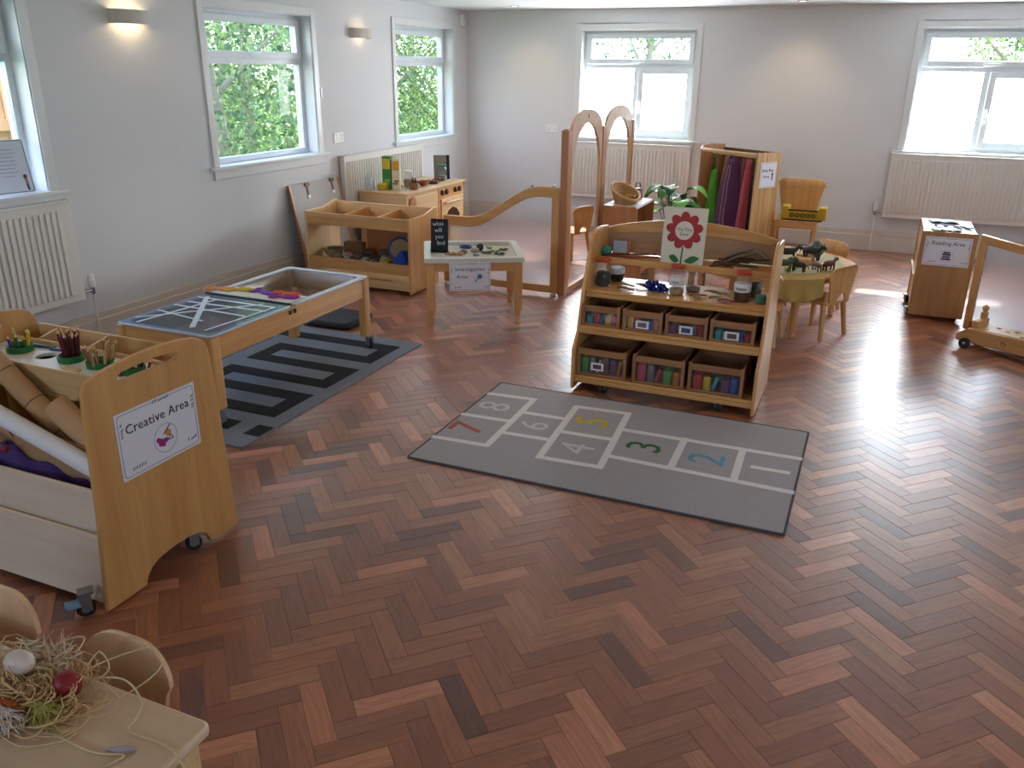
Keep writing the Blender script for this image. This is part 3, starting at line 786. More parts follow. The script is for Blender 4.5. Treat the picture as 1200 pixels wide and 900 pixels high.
cup(-2.82, 1.985, 'green cup of felt pens, leftmost in the trolley tray', 0); cup(-2.56, 1.985, 'green cup packed with dark red pencils in the trolley tray', 0)
cup(-2.42, 1.985, 'green cup of wooden craft sticks behind the end panel corner', 0); cup(-2.27, 1.985, 'green cup of red and black crayons seen through the panel slot', 0)
CN = {'#9bb02a': 'lime', '#c9a51e': 'yellow', '#45307a': 'violet', '#2f7a3a': 'green', '#5a1522': 'dark red', '#47121f': 'maroon', '#6e1a30': 'wine red', '#3a1014': 'brownish red', '#8a2a4a': 'pinkish red', '#b48a5c': 'tan', '#8a5e3a': 'brown', '#c9a274': 'pale', '#7a1c1c': 'dark red', '#2a1a1c': 'black', '#b4362a': 'bright red'}
def bundle(x, y, n, cols, L, r, name, label, cat, group, seed, lean=.2, spread=.024):
    rg = random.Random(seed)
    for i in range(n):
        a = rg.uniform(0, 2*PI); q = spread*math.sqrt(rg.random()); l = L*rg.uniform(.88, 1.08)
        b = Vector((x+math.cos(a)*q*.55, y+math.sin(a)*q*.55, .616)); d = Vector((math.cos(a)*lean*q/spread, math.sin(a)*lean*q/spread, 1)).normalized()
        c = cols[i % len(cols)]
        t = one(MB().tube([b, b+d*l], r, 6), name, plain('pen_'+c.strip('#'), c, .4), CN[c]+' '+label, cat, group+', '+CN[c], smooth=40)
        e = b+d*l; build(MB().tube([e, e+d*.012], [r*.9, r*.25], 6), 'tip', plain('wood_tip', '#d7b78c', .6), t)
bundle(-2.82, 1.985, 8, ['#9bb02a', '#c9a51e', '#45307a', '#2f7a3a'], .15, .006, 'felt_pen', 'chunky felt pen in the leftmost green cup of the art trolley', 'pen', 'felt pens in the leftmost cup', 11)
bundle(-2.56, 1.985, 22, ['#5a1522', '#47121f', '#6e1a30', '#3a1014', '#8a2a4a'], .185, .0042, 'pencil', 'wooden pencil packed in the second green cup', 'pencil', 'pencils in the second cup', 12, .12, .03)
bundle(-2.42, 1.985, 16, ['#b48a5c', '#8a5e3a', '#c9a274'], .16, .0045, 'craft_stick', 'wooden craft stick in the third green cup', 'stick', 'craft sticks in the third cup', 13, .3, .03)
bundle(-2.27, 1.985, 10, ['#7a1c1c', '#2a1a1c', '#b4362a'], .125, .005, 'crayon', 'crayon in the cup behind the panel slot', 'crayon', 'crayons behind the panel slot', 14, .5, .03)
def lying(a, b, r, name, m, label, cat, group=None, n=7): return one(MB().tube([a, b], r, n), name, m, label, cat, group)
lying((-2.93, 2.03, .706), (-2.72, 2.05, .706), .0055, 'felt_pen', plain('pen_blue', '#2d6a8a', .4), 'teal felt pen lying flat at the back of the cup tray', 'pen')
lying((-2.72, 2.03, .7085), (-2.57, 2.045, .7085), .0055, 'felt_pen', plain('pen_violet', '#53418f', .4), 'violet felt pen lying flat behind the pencil cup', 'pen')
one(MB().box(-2.52, -2.44, 1.905, 1.925, .7, .706), 'wooden_peg', pale('x'), 'small flat wooden peg lying on the cup tray front edge', 'peg', bevel=.001)
# rolls, boards and fabric in the trolley bin
def roll(a, b, r, m, label, band=False, hollow=True):
    a, b = Vector(a), Vector(b); d = (b-a).normalized(); t = thing('paper_roll', label, 'roll', tuple(b), 0)
    build(MB().tube([a, b], r, 18), 'roll_body', m, t)
    build(MB().tube([a-d*.0006, a+d*.002], r*.8, 16).tube([b-d*.002, b+d*.0006], r*.8, 16), 'roll_core', plain('roll_dark', '#6d5a48', .9), t)
    if band:
        for k in (.35, .62, .88):
            p = a.lerp(b, k); build(MB().tube([p-d*.0012, p+d*.0012], r+.0015, 18), 'elastic_band', BLACK, t, label='thin black band')
roll((-2.86, 1.838, .80), (-2.425, 1.838, .455), .038, CARD, 'brown cardboard tube with thin black bands leaning in the art trolley', True)
roll((-2.47, 1.825, .60), (-2.20, 1.825, .415), .045, plain('card_pale', '#bd9870', .8, var=.06), 'short pale brown cardboard tube behind the trolley end panel')
roll((-2.925, 1.737, .652), (-2.16, 1.737, .43), .031, plain('roll_white', '#dfe2ea', .7), 'long white paper roll leaning in the art trolley bin')
def slab(pts, y0, y1, name, m, label, cat): return one(MB().prism([pts], 'xz', y0, y1), name, m, label, cat, bevel=.002)
slab([(-2.66, .53), (-2.14, .485), (-2.14, .23), (-2.60, .23)], 1.772, 1.778, 'cardboard_sheet', CARD, 'flat brown card sheet with a faint ring mark standing in the trolley', 'card')
slab([(-2.95, .60), (-2.76, .56), (-2.62, .40), (-2.62, .23), (-2.95, .23)], 1.783, 1.789, 'cardboard_sheet', plain('card_tan', '#c09a70', .8), 'tan card sheet behind the white roll at trolley left', 'card')
g_ = MB()
def fab(u, v):
    x = -2.93+u*.66; y = 1.70+v*.07
    return Vector((x, y+.004*math.sin(u*19), .40-.03*u-.05*max(0, u-.55)*3+.04*v+.014*math.sin(u*23+v*5)+.012*math.cos(u*11+v*9)-.06*(1-v)))
g_.grid(fab, 36, 8)
one(g_, 'purple_fabric', plain('purple_cloth', '#4a2a72', .9, var=.15, bump=.2, sheen=.3), 'crumpled purple fabric behind the trolley front board', 'fabric', solid=.006, smooth=60)
m_ = MB(); m_.tube([(-2.93, 1.735, .50), (-2.80, 1.725, .50), (-2.72, 1.722, .475), (-2.66, 1.722, .45)], .012, 8)
one(m_, 'ribbon_bundle', plain('ribbon_white', '#cfcbd6', .8), 'white ribbon bundle lying on the purple fabric', 'ribbon')
one(MB().ball((-2.62, 1.715, .455), .013, 10, 7), 'pom_pom', plain('pom_red', '#8e2b3a', .9, bump=.5), 'small red pom-pom on the purple fabric in the trolley', 'pom-pom')

# ------------------------------------------------------------------ water tray table
def water_table():
    X0, X1, Y0, Y1 = -3.44, -2.83, 2.95, 4.36
    t = thing('water_table', 'low beech water table frame holding two clear plastic trays over the maze rug', 'table', ((X0+X1)/2, (Y0+Y1)/2, 0))
    for x in (X0, X1-.05):
        for y in (Y0, Y1-.07):
            lg = build(MB().prism([rrect(x, x+.05, y, y+.07, .012)], 'xy', .09 if x > -3 else .0075, .462), 'leg', beech('z'), t, bevel=.002)
    build(MB().box(X1-.03, X1-.006, Y0+.07, Y1-.07, .345, .462), 'side_rail', beech('y'), t, bevel=.005)
    build(MB().box(X0+.006, X0+.03, Y0+.07, Y1-.07, .345, .462), 'side_rail', beech('y'), t, bevel=.005)
    build(MB().box(X0+.05, X1-.05, Y0+.01, Y0+.034, .345, .462), 'end_rail', beech('x'), t, bevel=.005)
    build(MB().box(X0+.05, X1-.05, Y1-.034, Y1-.01, .345, .462), 'end_rail', beech('x'), t, bevel=.005)
    build(MB().box(X0+.031, X1-.031, 3.59, 3.612, .34, .455), 'cross_rail', beech('x'), t, bevel=.003)
    for ya in (3.56, 3.60): build(MB().box(X1-.004, X1+.004, ya, ya+.015, .428, .45), 'clip', BLACK, t)
    castor(t, X1-.005, Y0+.02, .028, .09, -.6, z0=.0075); castor(t, X1-.002, Y1-.03, .03, .09, 1.1, z0=.0075)
    return X0, X1, Y0, Y1
X0, X1, Y0, Y1 = water_table()
def tray(y0, y1, label):
    t = thing('water_tray', label, 'tray', ((X0+X1)/2, (y0+y1)/2, .31))
    x0, x1 = X0+.004, X1-.004
    def L(i, r): return rrect(x0+i, x1-i, y0+i, y1-i, r, 5)
    m = MB(); lo = [L(0, .03), L(.034, .05), L(.04, .05), L(.06, .06)]; zz = [.4655, .4655, .455, .312]; k = len(lo[0])
    vs = [(q[0], q[1], z) for l, z in zip(lo, zz) for q in l]
    fs = [[a*k+i, a*k+(i+1) % k, (a+1)*k+(i+1) % k, (a+1)*k+i] for a in range(3) for i in range(k)]+[[3*k+i for i in range(k)]]
    m.add(vs, fs); build(m, 'tub', CLEAR, t, solid=.003, smooth=50)
    r = MB(); r.prism([L(-.003, .03), L(.034, .05)], 'xy', .4645, .474)
    build(r, 'rim', plain('rim_translucent', '#c8d2da', .25, var=.03), t, bevel=.004, label='thick milky tray rim')
    return t
ta = tray(Y0+.006, 3.585, 'clear plastic water tray under a taped lid, near end of the water table')
tb = tray(3.617, Y1-.006, 'open clear plastic water tray at the far end of the water table')
lid = thing('tray_lid', 'clear flat lid criss-crossed with white strips on the near water tray', 'lid', ((X0+X1)/2, 3.27, .4745))
build(MB().prism([rrect(X0+.012, X1-.012, Y0+.014, 3.58, .02)], 'xy', .4745, .4775), 'lid_sheet', glassy('lid_clear', (.80, .88, .96), .86, .12, .07, .08), lid)
build(MB().box(X0+.012, X1-.012, 3.578, 3.592, .4745, .485), 'lid_edge', BLACK, lid, bevel=.003, label='dark lid edge')
rg = random.Random(4)
for i, (xa, ya, xb, yb, wd) in enumerate([(-3.40, 3.50, -2.88, 3.50, .02), (-3.38, 3.40, -2.88, 3.42, .02), (-3.36, 3.52, -3.02, 3.04, .028), (-3.40, 3.32, -2.92, 3.30, .018), (-3.40, 3.05, -2.98, 3.52, .018), (-3.33, 2.99, -3.27, 3.50, .018), (-3.40, 3.20, -3.05, 3.14, .015), (-2.92, 3.02, -2.88, 3.50, .014)]):
    build(stroke(MB(), [(xa, ya), (xb, yb)], wd, Matrix.Identity(4), .4776+i*.00012, .0008), 'strip', plain('strip_white', '#cfdbe6', .4), lid)
one(MB().tube([(-3.30, 3.06, .321), (-3.24, 3.08, .34), (-3.18, 3.06, .33)], [.012, .02, .008], 8), 'toy_animal', BLACK, 'small black toy animal inside the near water tray', 'toy')
one(MB().grid(lambda u, v: Vector((-3.12+.16*u+.01*v, 3.02+.14*v, .318+.006*math.sin(u*9)*math.cos(v*7))), 8, 8), 'white_cloth', plain('cloth_white', '#d6dde4', .9), 'crumpled white cloth inside the near water tray', 'cloth', solid=.003)
led = build(MB().box(X0+.03, X1-.03, 3.605, 3.76, .4745, .4815), 'shelf_board', plain('board_cream', '#dcd6cb', .6), None, bevel=.002)
tag(led, 'pale cream board laid across the far water tray', 'board')
def scissors(x, y, rz, c, label, open_=.12):
    M = Matrix.Translation((x, y, .4816)) @ Matrix.Rotation(rz, 4, 'Z')
    t = thing('play_tongs', label, 'tongs', (x, y, .4816), rz)
    m = MB()
    for s in (-1, 1):
        Ms = M @ Matrix.Rotation(s*open_, 4, 'Z')
        m.tube([Ms @ Vector(p) for p in ((-.055, 0, .009), (0, s*.012, .009), (.05, s*.006, .009), (.075, 0, .009))], [.005, .009, .008, .004], 8)
    build(m, 'arms', plain('tong_'+c.strip('#'), c, .35), t)
    h = MB()
    for s in (-1, 1): h.tube([M @ Vector((-.075+.024*math.cos(a), s*.02+.016*math.sin(a), .009)) for a in [2*PI*i/14 for i in range(14)]], .005, 6, closed=True)
    build(h, 'finger_loops', plain('tong_'+c.strip('#'), c, .35), t)
scissors(-3.375, 3.665, .3, '#d98a5a', 'peach plastic tongs, leftmost on the cream tray board')
scissors(-3.26, 3.70, .25, '#c9ae1c', 'yellow plastic tongs on the cream tray board')
scissors(-3.11, 3.705, -.2, '#5a1f9a', 'violet plastic tongs on the cream tray board')
scissors(-2.965, 3.735, .15, '#d4561c', 'orange plastic tongs, rear right on the cream tray board')
scissors(-2.93, 3.675, .2, '#8a1590', 'magenta plastic tongs, front right on the cream tray board')
bt = MB(); bt.prism([rrect(-3.62, -3.17, 4.58, 4.94, .06)], 'xy', .0, .05)
one(bt, 'floor_cushion', plain('cushion_black', '#1d1f24', .7, var=.1), 'flat black floor cushion behind the water table on the floor', 'cushion', bevel=.02)

# ------------------------------------------------------------------ low compartment unit at the left wall
def sort_unit():
    t = thing('sorting_unit', 'low wooden shelf unit with three open top compartments by left wall', 'shelf unit', (-3.73, 5.81, 0))
    x0, x1, y0, y1 = -4.21, -3.24, 5.58, 6.04
    side = [(y0, .014), (y1, .014), (y1, .64), (y1-.04, .645), (y0+.25, .605), (y0, .603)]
    for xa in (x0, x1-.018): build(MB().prism([side], 'yz', xa, xa+.018), 'side_panel', beech('z') if xa > -4 else pale('z'), t, bevel=.004)
    a, b = x0+.018, x1-.018
    build(MB().box(a, b, y0+.004, y0+.02, .505, .60), 'front_rail', beech('x'), t, bevel=.003)
    build(MB().box(a, b, y1-.02, y1-.004, .50, .63), 'back_rail', pale('x'), t, bevel=.003)
    build(MB().box(a, b, y0+.02, y1-.02, .50, .512), 'tray_floor', beech('x'), t)
    for k in (1, 2):
        x = a+(b-a)*k/3
        build(MB().prism([[(y0+.02, .512), (y1-.02, .512), (y1-.02, .60), (y0+.02, .585)]], 'yz', x-.005, x+.005), 'divider', beech('y'), t)
    build(MB().box(a, b, y0+.006, y0+.022, .155, .243), 'shelf_lip', beech('x'), t, bevel=.003)
    build(MB().box(a, b, y0+.022, y1-.006, .185, .20), 'shelf', pale('x'), t)
    build(MB().box(a, b, y0+.004, y0+.02, .035, .10), 'bottom_lip', pale('x'), t, bevel=.003)
    build(MB().box(a, b, y0+.02, y1-.006, .045, .058), 'shelf', pale('x'), t)
    build(MB().box(a+.28, b, y1-.016, y1-.006, .20, .50), 'back_panel', red_beech('x'), t)
    return a, b, y0, y1
ua, ub, uy0, uy1 = sort_unit()
def stone(x, y, z, r, c, label, name='stone', cat='stone', jit=.12, group=None, n=9):
    return one(MB().ball((x, y, z+r[2]), r, n, 6, jit=jit), name, plain('st_'+c.strip('#'), c, .75, var=.2, scale=40, bump=.3), label, cat, group)
bw_ = MB().lathe([(.045, 0), (.075, .03), (.085, .075), (.08, .075), (.07, .035), (.04, .008)], (-4.10, 5.80, .2005), 18)
one(bw_, 'bowl', plain('bowl_tan', '#a39070', .6, var=.1), 'round tan bowl at the left end of the sorting unit shelf', 'bowl')
stone(-4.10, 5.80, .235, (.055, .055, .025), '#55602c', 'heap of green moss filling the tan bowl', 'moss', 'moss', .2)
one(MB().box(-4.04, -3.86, 5.86, 5.93, .2005, .32), 'wicker_box', plain('wicker_brown', '#8a6a45', .8, var=.25, scale=90, bump=.6), 'brown woven box at the back of the sorting unit shelf', 'box', bevel=.006)
for i, (x, y, r, c) in enumerate([(-4.0, 5.72, .045, '#a08d80'), (-3.94, 5.76, .05, '#bca898'), (-3.97, 5.66, .035, '#86766a'), (-3.89, 5.68, .038, '#a3988c'), (-3.84, 5.76, .048, '#8c6a5a')]):
    stone(x, y, .2005, (r, r*.85, r*.6), c, ['grey-brown pebble beside the tan bowl', 'pale pink pebble in front of the woven box', 'dark taupe pebble at the shelf lip near the bowl', 'light grey pebble at the shelf lip', 'reddish-brown pebble right of the woven box'][i])
for i, (x, y, c, n_) in enumerate([(-3.76, 5.70, '#7a5a40', 'shell'), (-3.72, 5.80, '#6a2f26', 'wooden_block'), (-3.66, 5.72, '#cfc8bc', 'shell'), (-3.63, 5.83, '#a8a49a', 'shell'), (-3.79, 5.81, '#4c4a44', 'stone')]):
    lb = ['brown ridged shell in the middle of the sorting unit shelf', 'dark red wooden block lying among the shells', 'white shell lying at the middle shelf lip', 'pale grey shell behind the white shell', 'dark grey stone beside the red block'][i]
    if n_ == 'shell':
        m = MB()
        def sh(u, v, x=x, y=y):
            a = u*PI; r = .045*v*(1+.08*math.sin(u*26)); return Vector((x+math.cos(a)*r, y-.02+math.sin(a)*r*.9, .203+.03*math.sin(v*PI)*(.4+.6*math.sin(a))))
        m.grid(sh, 22, 6); one(m, 'shell', plain('shell_'+c.strip('#'), c, .5, var=.15), lb, 'shell', solid=.003)
    elif n_ == 'stone': stone(x, y, .2005, (.035, .03, .025), c, lb)
    else: one(MB().box(x-.05, x+.05, y-.02, y+.02, .2005, .235), 'wooden_block', plain('blk_red', c, .5), lb, 'block', bevel=.004)
for i, (x, y, r, c, lb) in enumerate([(-3.70, 5.66, .038, '#9a8a78', 'beige pebble at the shelf lip below the middle divider'), (-3.61, 5.67, .036, '#5a5248', 'dark pebble at the shelf lip left of the yellow book'), (-3.68, 5.90, .05, '#7d6a58', 'large brown pebble at the back of the sorting unit shelf'), (-3.58, 5.76, .04, '#b5aa9c', 'pale pebble in front of the hand drum'), (-3.83, 5.90, .045, '#6f5a48', 'brown pebble right behind the woven box')]):
    stone(x, y, .2005, (r, r*.9, r*.8), c, lb)
# blue drum and hand tambourine pieces
d_ = thing('hand_drum', 'blue-rimmed hand drum leaning upright at the shelf right end', 'drum', (-3.50, 5.86, .2005))
Md = Matrix.Translation((-3.49, 5.86, .303)) @ Matrix.Rotation(1.25, 4, 'X') @ Matrix.Rotation(.35, 4, 'Y')
build(MB().lathe([(.08, -.026), (.098, -.024), (.098, .024), (.082, .026)], (0, 0, 0), 24, M=Md), 'drum_rim', plain('drum_blue', '#183a9a', .4), d_)
build(MB().lathe([(.0, .0262), (.08, .0262), (.08, .028), (.0, .028)], (0, 0, 0), 24, M=Md), 'drum_skin', plain('drum_skin', '#a8966c', .7), d_)
m = MB()
def bl(u, v):
    a = u*2*PI; r = math.cos(v*PI/2)*(1+.14*math.sin(a*5+v*4)); return Vector((-3.36+.095*math.cos(a)*r, 5.70+.075*math.sin(a)*r, .203+.125*math.sin(v*PI/2)+.014*math.sin(a*3)*v*(1-v)*4))
m.grid(bl, 30, 10); one(m, 'blue_cloth', plain('cloth_blue', '#1c3f9c', .85, var=.2, bump=.2), 'crumpled bright blue cloth heap at the shelf right end', 'cloth', solid=.006, smooth=60)
one(MB().box(-3.56, -3.48, 5.64, 5.74, .2005, .245), 'yellow_book', plain('yel_book', '#b59a3a', .6), 'small yellow-edged book lying in front of the blue drum', 'book', bevel=.003)
one(MB().ball((-3.285, 5.645, .2305), (.025, .03, .03), 10, 7), 'red_ball', plain('toy_red', '#8c2228', .5), 'small dark red ball in the shelf right front corner', 'ball')
lying((-3.95, 5.64, .0685), (-3.42, 5.63, .0685), .009, 'percussion_stick', BLACK, 'long black stick lying on the lowest shelf of sorting unit', 'stick')
lying((-3.90, 5.67, .067), (-3.35, 5.665, .067), .008, 'percussion_stick', WHITEP, 'long white stick lying on the lowest shelf of sorting unit', 'stick')
lying((-3.98, 5.70, .0665), (-3.50, 5.71, .0665), .0075, 'percussion_stick', plain('stick_red', '#6c2a20', .5), 'long dark red stick lying on the lowest shelf of sorting unit', 'stick')

# grey board leaning on the left wall
def lean_board():
    t = thing('leaning_board', 'tall grey board with wooden edges leaning on left wall behind the sorting unit', 'board', (-4.40, 6.10, 0))
    Mb = Matrix.Translation((-4.30, 5.80, .0)) @ Matrix.Rotation(-.215, 4, 'Y')
    M = frame_M((-4.315, 5.74, .004), (0, 1, 0), (-.205, 0, .979))
    build(MB().box(.02, .70, 0, .775, -.008, .006, M=M), 'board_face', plain('board_grey', '#a9a49f', .6, var=.03), t, bevel=.003)
    for ua_ in (0, .70): build(MB().box(ua_, ua_+.02, 0, .775, -.012, .012, M=M), 'edge_strip', red_beech('z'), t, bevel=.003)
    for u in (.24, .60):
        c = MB(); c.box(u-.03, u+.03, .745, .775, .006, .02, M=M).box(u-.012, u+.012, .67, .745, .006, .012, M=M)
        co = build(c, 'strap', plain('leather', '#6a4a3a', .6), t, bevel=.003)
        build(MB().box(u-.02, u+.02, .645, .672, .006, .014, M=M), 'buckle', WHITEP, co, bevel=.003)
lean_board()

# ------------------------------------------------------------------ toy kitchen
def kitchen():
    x0, x1, y0, y1 = -4.40, -3.90, 6.68, 7.86
    t = thing('toy_kitchen', 'low wooden toy kitchen with oven and sink along left wall', 'toy kitchen', ((x0+x1)/2, (y0+y1)/2, 0))
    build(MB().box(x0, x1, y0, y0+.018, .0, .60), 'end_panel', pale('x'), t, bevel=.004)
    build(MB().prism([[(x0, 0), (x1-.02, 0), (x1-.05, .2), (x1-.03, .40), (x1+.01, .60), (x0, .60)]], 'xz', y1-.018, y1), 'end_panel', red_beech('z'), t, bevel=.004)
    ho = [(x0, y0-.01), (x1+.02, y0-.01), (x1+.02, y1+.02), (x0, y1+.02)]
    sink = rrect(x0+.1, x1-.08, 6.95, 7.15, .04)[::-1]
    build(MB().prism([ho, sink], 'xy', .60, .62), 'worktop', pale('y'), t, bevel=.004)
    k = MB(); r = rrect(x0+.1, x1-.08, 6.95, 7.15, .04); q = rrect(x0+.12, x1-.1, 6.97, 7.13, .03); n = len(r)
    k.add([(p[0], p[1], .621) for p in r]+[(p[0], p[1], .52) for p in q], [[i, (i+1) % n, n+(i+1) % n, n+i] for i in range(n)]+[[n+i for i in range(n)]])
    build(k, 'sink_bowl', CHROME, t, solid=.002)
    tp = MB().tube([(x0+.06, 7.05, .62), (x0+.06, 7.05, .76), (x0+.09, 7.05, .80), (x0+.15, 7.05, .79), (x0+.16, 7.05, .76)], .011, 8); build(tp, 'tap', CHROME, t)
    build(MB().box(x1-.02, x1-.004, y0+.018, 7.30, .05, .60), 'cupboard_front', pale('y'), t, bevel=.003)
    dr = build(MB().box(x1-.004, x1+.006, y0+.05, 7.26, .08, .57), 'cupboard_door', pale('y'), t, bevel=.004)
    build(MB().lathe([(.06, 0), (.06, .004), (.05, .005)], n=18, M=Matrix.Translation((x1+.006, 6.79, .52)) @ Matrix.Rotation(PI/2, 4, 'Y')), 'door_cutout', red_beech('z'), dr, label='dark round finger hole')
    ov = build(MB().box(x1-.02, x1+.0, 7.30, y1-.018, .0, .60), 'oven_front', beech('y'), t, bevel=.003)
    for y in (7.37, 7.46, 7.65, 7.74):
        build(MB().lathe([(.026, 0), (.028, .006), (.024, .022), (.018, .026)], n=14, M=Matrix.Translation((x1, y, .545)) @ Matrix.Rotation(PI/2, 4, 'Y')), 'knob', plain('knob_red', '#4a1a18', .4), ov, label='dark red oven knob')
    od = build(MB().box(x1, x1+.014, 7.34, 7.80, .10, .485), 'oven_door', pale('y'), t, bevel=.005)
    win = [(7.42, .16), (7.72, .16), (7.72, .30), (7.66, .36), (7.57, .385), (7.48, .36), (7.42, .30)]
    build(MB().prism([win], 'yz', x1+.014, x1+.016), 'oven_window', plain('oven_dark', '#4a2418', .2), od, label='dark arched oven window')
    build(MB().tube([(x1+.014, 7.38, .445), (x1+.04, 7.38, .445), (x1+.04, 7.76, .445), (x1+.014, 7.76, .445)], .008, 8), 'oven_handle', pale('y'), od)
kitchen()
ZK = .6205
def bottle(x, y, z, h, r, c, cc, label, name='bottle'):
    t = thing(name, label, 'bottle', (x, y, z))
    build(MB().lathe([(r*.9, z), (r, z+.01), (r, z+h*.6), (r*.5, z+h*.78), (r*.4, z+h*.88)], (x, y, 0), 14), 'bottle_body', plain('bt_'+c.strip('#'), c, .35), t)
    build(MB().lathe([(r*.45, z+h*.88), (r*.45, z+h)], (x, y, 0), 12), 'cap', plain('bt_'+cc.strip('#'), cc, .4), t)
ir = thing('toy_iron', 'small white and blue toy iron standing at the kitchen near end', 'toy iron', (-4.33, 6.76, ZK))
build(MB().prism([[(-4.37, ZK), (-4.28, ZK), (-4.30, ZK+.10), (-4.33, ZK+.16), (-4.36, ZK+.10)]], 'xz', 6.73, 6.75), 'sole_plate', plain('iron_white', '#cfd6dc', .3), ir, bevel=.004)
build(MB().prism([[(-4.36, ZK), (-4.29, ZK), (-4.31, ZK+.085), (-4.33, ZK+.12), (-4.35, ZK+.085)]], 'xz', 6.75, 6.79), 'iron_body', plain('iron_blue', '#7f97ad', .3), ir, bevel=.006)
one(MB().box(-4.26, -4.17, 6.77, 6.83, ZK, ZK+.06), 'sponge', plain('sponge_yel', '#b8a43a', .95, bump=.6, scale=60), 'yellow sponge beside the toy iron on the kitchen top', 'sponge', bevel=.01)
def carton(x, y, w_, d_, h_, c1, c2, c3, rz, label):
    t = thing('food_carton', label, 'carton', (x, y, ZK), rz)
    M = Matrix.Translation((x, y, ZK)) @ Matrix.Rotation(rz, 4, 'Z')
    build(MB().box(-w_/2, w_/2, -d_/2, d_/2, 0, h_, M=M), 'carton_body', plain('ct_'+c1.strip('#'), c1, .5), t, bevel=.002)
    build(MB().box(-w_/2+.006, w_/2-.006, -d_/2-.001, -d_/2, h_*.62, h_*.93, M=M), 'print_band', plain('ct_'+c2.strip('#'), c2, .5), t)
    b = MB()
    for k in range(4): b.ball(M @ Vector(((-.25+.16*k)*w_, -d_/2-.0005, h_*(.2+.08*(k % 2)))), (w_*.16, .0012, w_*.16), 10, 6, M=M.to_3x3().to_4x4())
    build(b, 'picture_print', plain('ct_'+c3.strip('#'), c3, .5), t)
carton(-4.20, 6.87, .085, .06, .30, '#2f7a2a', '#c9ab1e', '#7fae3a', .2, 'green and yellow food carton on the toy kitchen')
carton(-4.115, 6.885, .075, .05, .28, '#d3c9a8', '#c8912e', '#7a5a44', .3, 'cream food carton with brown print on the toy kitchen')
def jar(x, y, z, h, r, lidc, label, fill=None, fillh=.5, band=None, lid_h=.012, name='glass_jar'):
    t = thing(name, label, 'jar', (x, y, z))
    prof = [(r*.9, z), (r, z+.008), (r, z+h*.78), (r*.82, z+h*.88), (r*.82, z+h)]
    build(MB().lathe(prof, (x, y, 0), 18), 'jar_glass', CLEARJ, t)
    if lidc: build(MB().lathe([(r*.88, z+h-lid_h*.4), (r*.9, z+h), (r*.9, z+h+lid_h*.7), (r*.8, z+h+lid_h)], (x, y, 0), 18), 'jar_lid', plain('lid_'+lidc.strip('#'), lidc, .4), t, label='coloured screw lid')
    if fill: build(MB().lathe([(r*.85, z+.004), (r*.92, z+.01), (r*.92, z+h*fillh), (r*.5, z+h*fillh+.006)], (x, y, 0), 16), 'contents', plain('fill_'+fill.strip('#'), fill, .8, var=.4, scale=70, bump=.8), t, label='jar contents')
    if band:
        bo = build(MB().lathe([(r*1.006, z+h*.36), (r*1.02, z+h*.37), (r*1.02, z+h*.64), (r*1.006, z+h*.65)], (x, y, 0), 18), 'jar_label', PAPER, t)
        if isinstance(band, str):
            text(band, .024, (x, y-r*1.04, z+h*.5), (1, 0, 0), (0, 0, 1), INK, bo, extrude=.0008)
jar(-4.075, 7.03, ZK, .15, .042, '#e4e4e2', 'glass jar with a white lid right of the cartons on kitchen top', '#b59a7c', .55)
def basket(x, y, z, r, h, label, c='#8a6544'):
    t = thing('small_basket', label, 'basket', (x, y, z)); n = 7
    m = MB()
    for k in range(n):
        zz_ = z+.006+k*(h-.01)/(n-1); rr = r*(.8+.2*k/(n-1))
        m.tube([(x+rr*math.cos(a)*(1+.02*(-1)**i), y+rr*math.sin(a)*(1+.02*(-1)**i), zz_) for i, a in enumerate([2*PI*i/18 for i in range(18)])], h/n*.62, 6, closed=True)
    build(m, 'weave', plain('bk_'+c.strip('#'), c, .8, var=.3, scale=60, bump=.5), t)
    build(MB().lathe([(r*.76, z), (r*.78, z+.006)], (x, y, 0), 18), 'basket_base', plain('bk_'+c.strip('#'), c, .8), t)
    return t
basket(-3.975, 6.96, ZK, .042, .06, 'small brown basket of pine cones at the kitchen near corner')
for i, (dx, dy) in enumerate([(-.02, .01), (.022, .0), (0, -.02)]):
    m = MB()
    for k in range(6):
        rr = .02*(1-k/7)
        m.lathe([(rr, ZK+.056+k*.009), (rr*1.15, ZK+.06+k*.009), (rr*.5, ZK+.064+k*.009)], (-3.975+dx*.8, 6.96+dy*.8, 0), 9)
    one(m, 'pine_cone', plain('cone_brown', '#6a4630', .8, var=.2), 'small brown pine cone in the basket on the toy kitchen', 'pine cone', 'pine cones in the kitchen basket')
m = MB().lathe([(.03, ZK), (.055, ZK+.03), (.06, ZK+.05), (.054, ZK+.05), (.03, ZK+.01)], (-4.02, 7.22, 0), 16); one(m, 'bowl', plain('bowl_orange', '#a4643a', .6), 'orange-brown wooden bowl beside the basket on kitchen top', 'bowl')
for i, (x, y, r, z0, c, lb) in enumerate([(-4.03, 7.42, .085, ZK, '#4a3a34', 'dark plate of toy food, nearer one on the toy hob'), (-4.06, 7.62, .075, ZK, '#5d4a42', 'dark plate of toy food, farther one on the toy hob')]):
    t = thing('toy_plate', lb, 'plate', (x, y, z0))
    build(MB().lathe([(r*.6, z0), (r, z0+.012), (r*.97, z0+.016), (r*.55, z0+.006)], (x, y, 0), 20), 'plate', plain('pl_'+c.strip('#'), c, .4), t)
    f = MB()
    for k in range(4): f.ball((x+r*.4*math.cos(k*1.7), y+r*.4*math.sin(k*1.7), z0+.022), (.025, .022, .016), 9, 6, jit=.1)
    build(f, 'toy_food', plain('food_brown', '#7d4a34', .7, var=.3, scale=30), t)
jar(-4.08, 7.73, ZK, .14, .048, '#1d7a5e', 'glass jar with a green lid at the kitchen far end', '#8f9a94', .3)
t = thing('picture_stand', 'small leaning picture of a grey face at the kitchen far end', 'picture', (-4.20, 7.80, ZK))
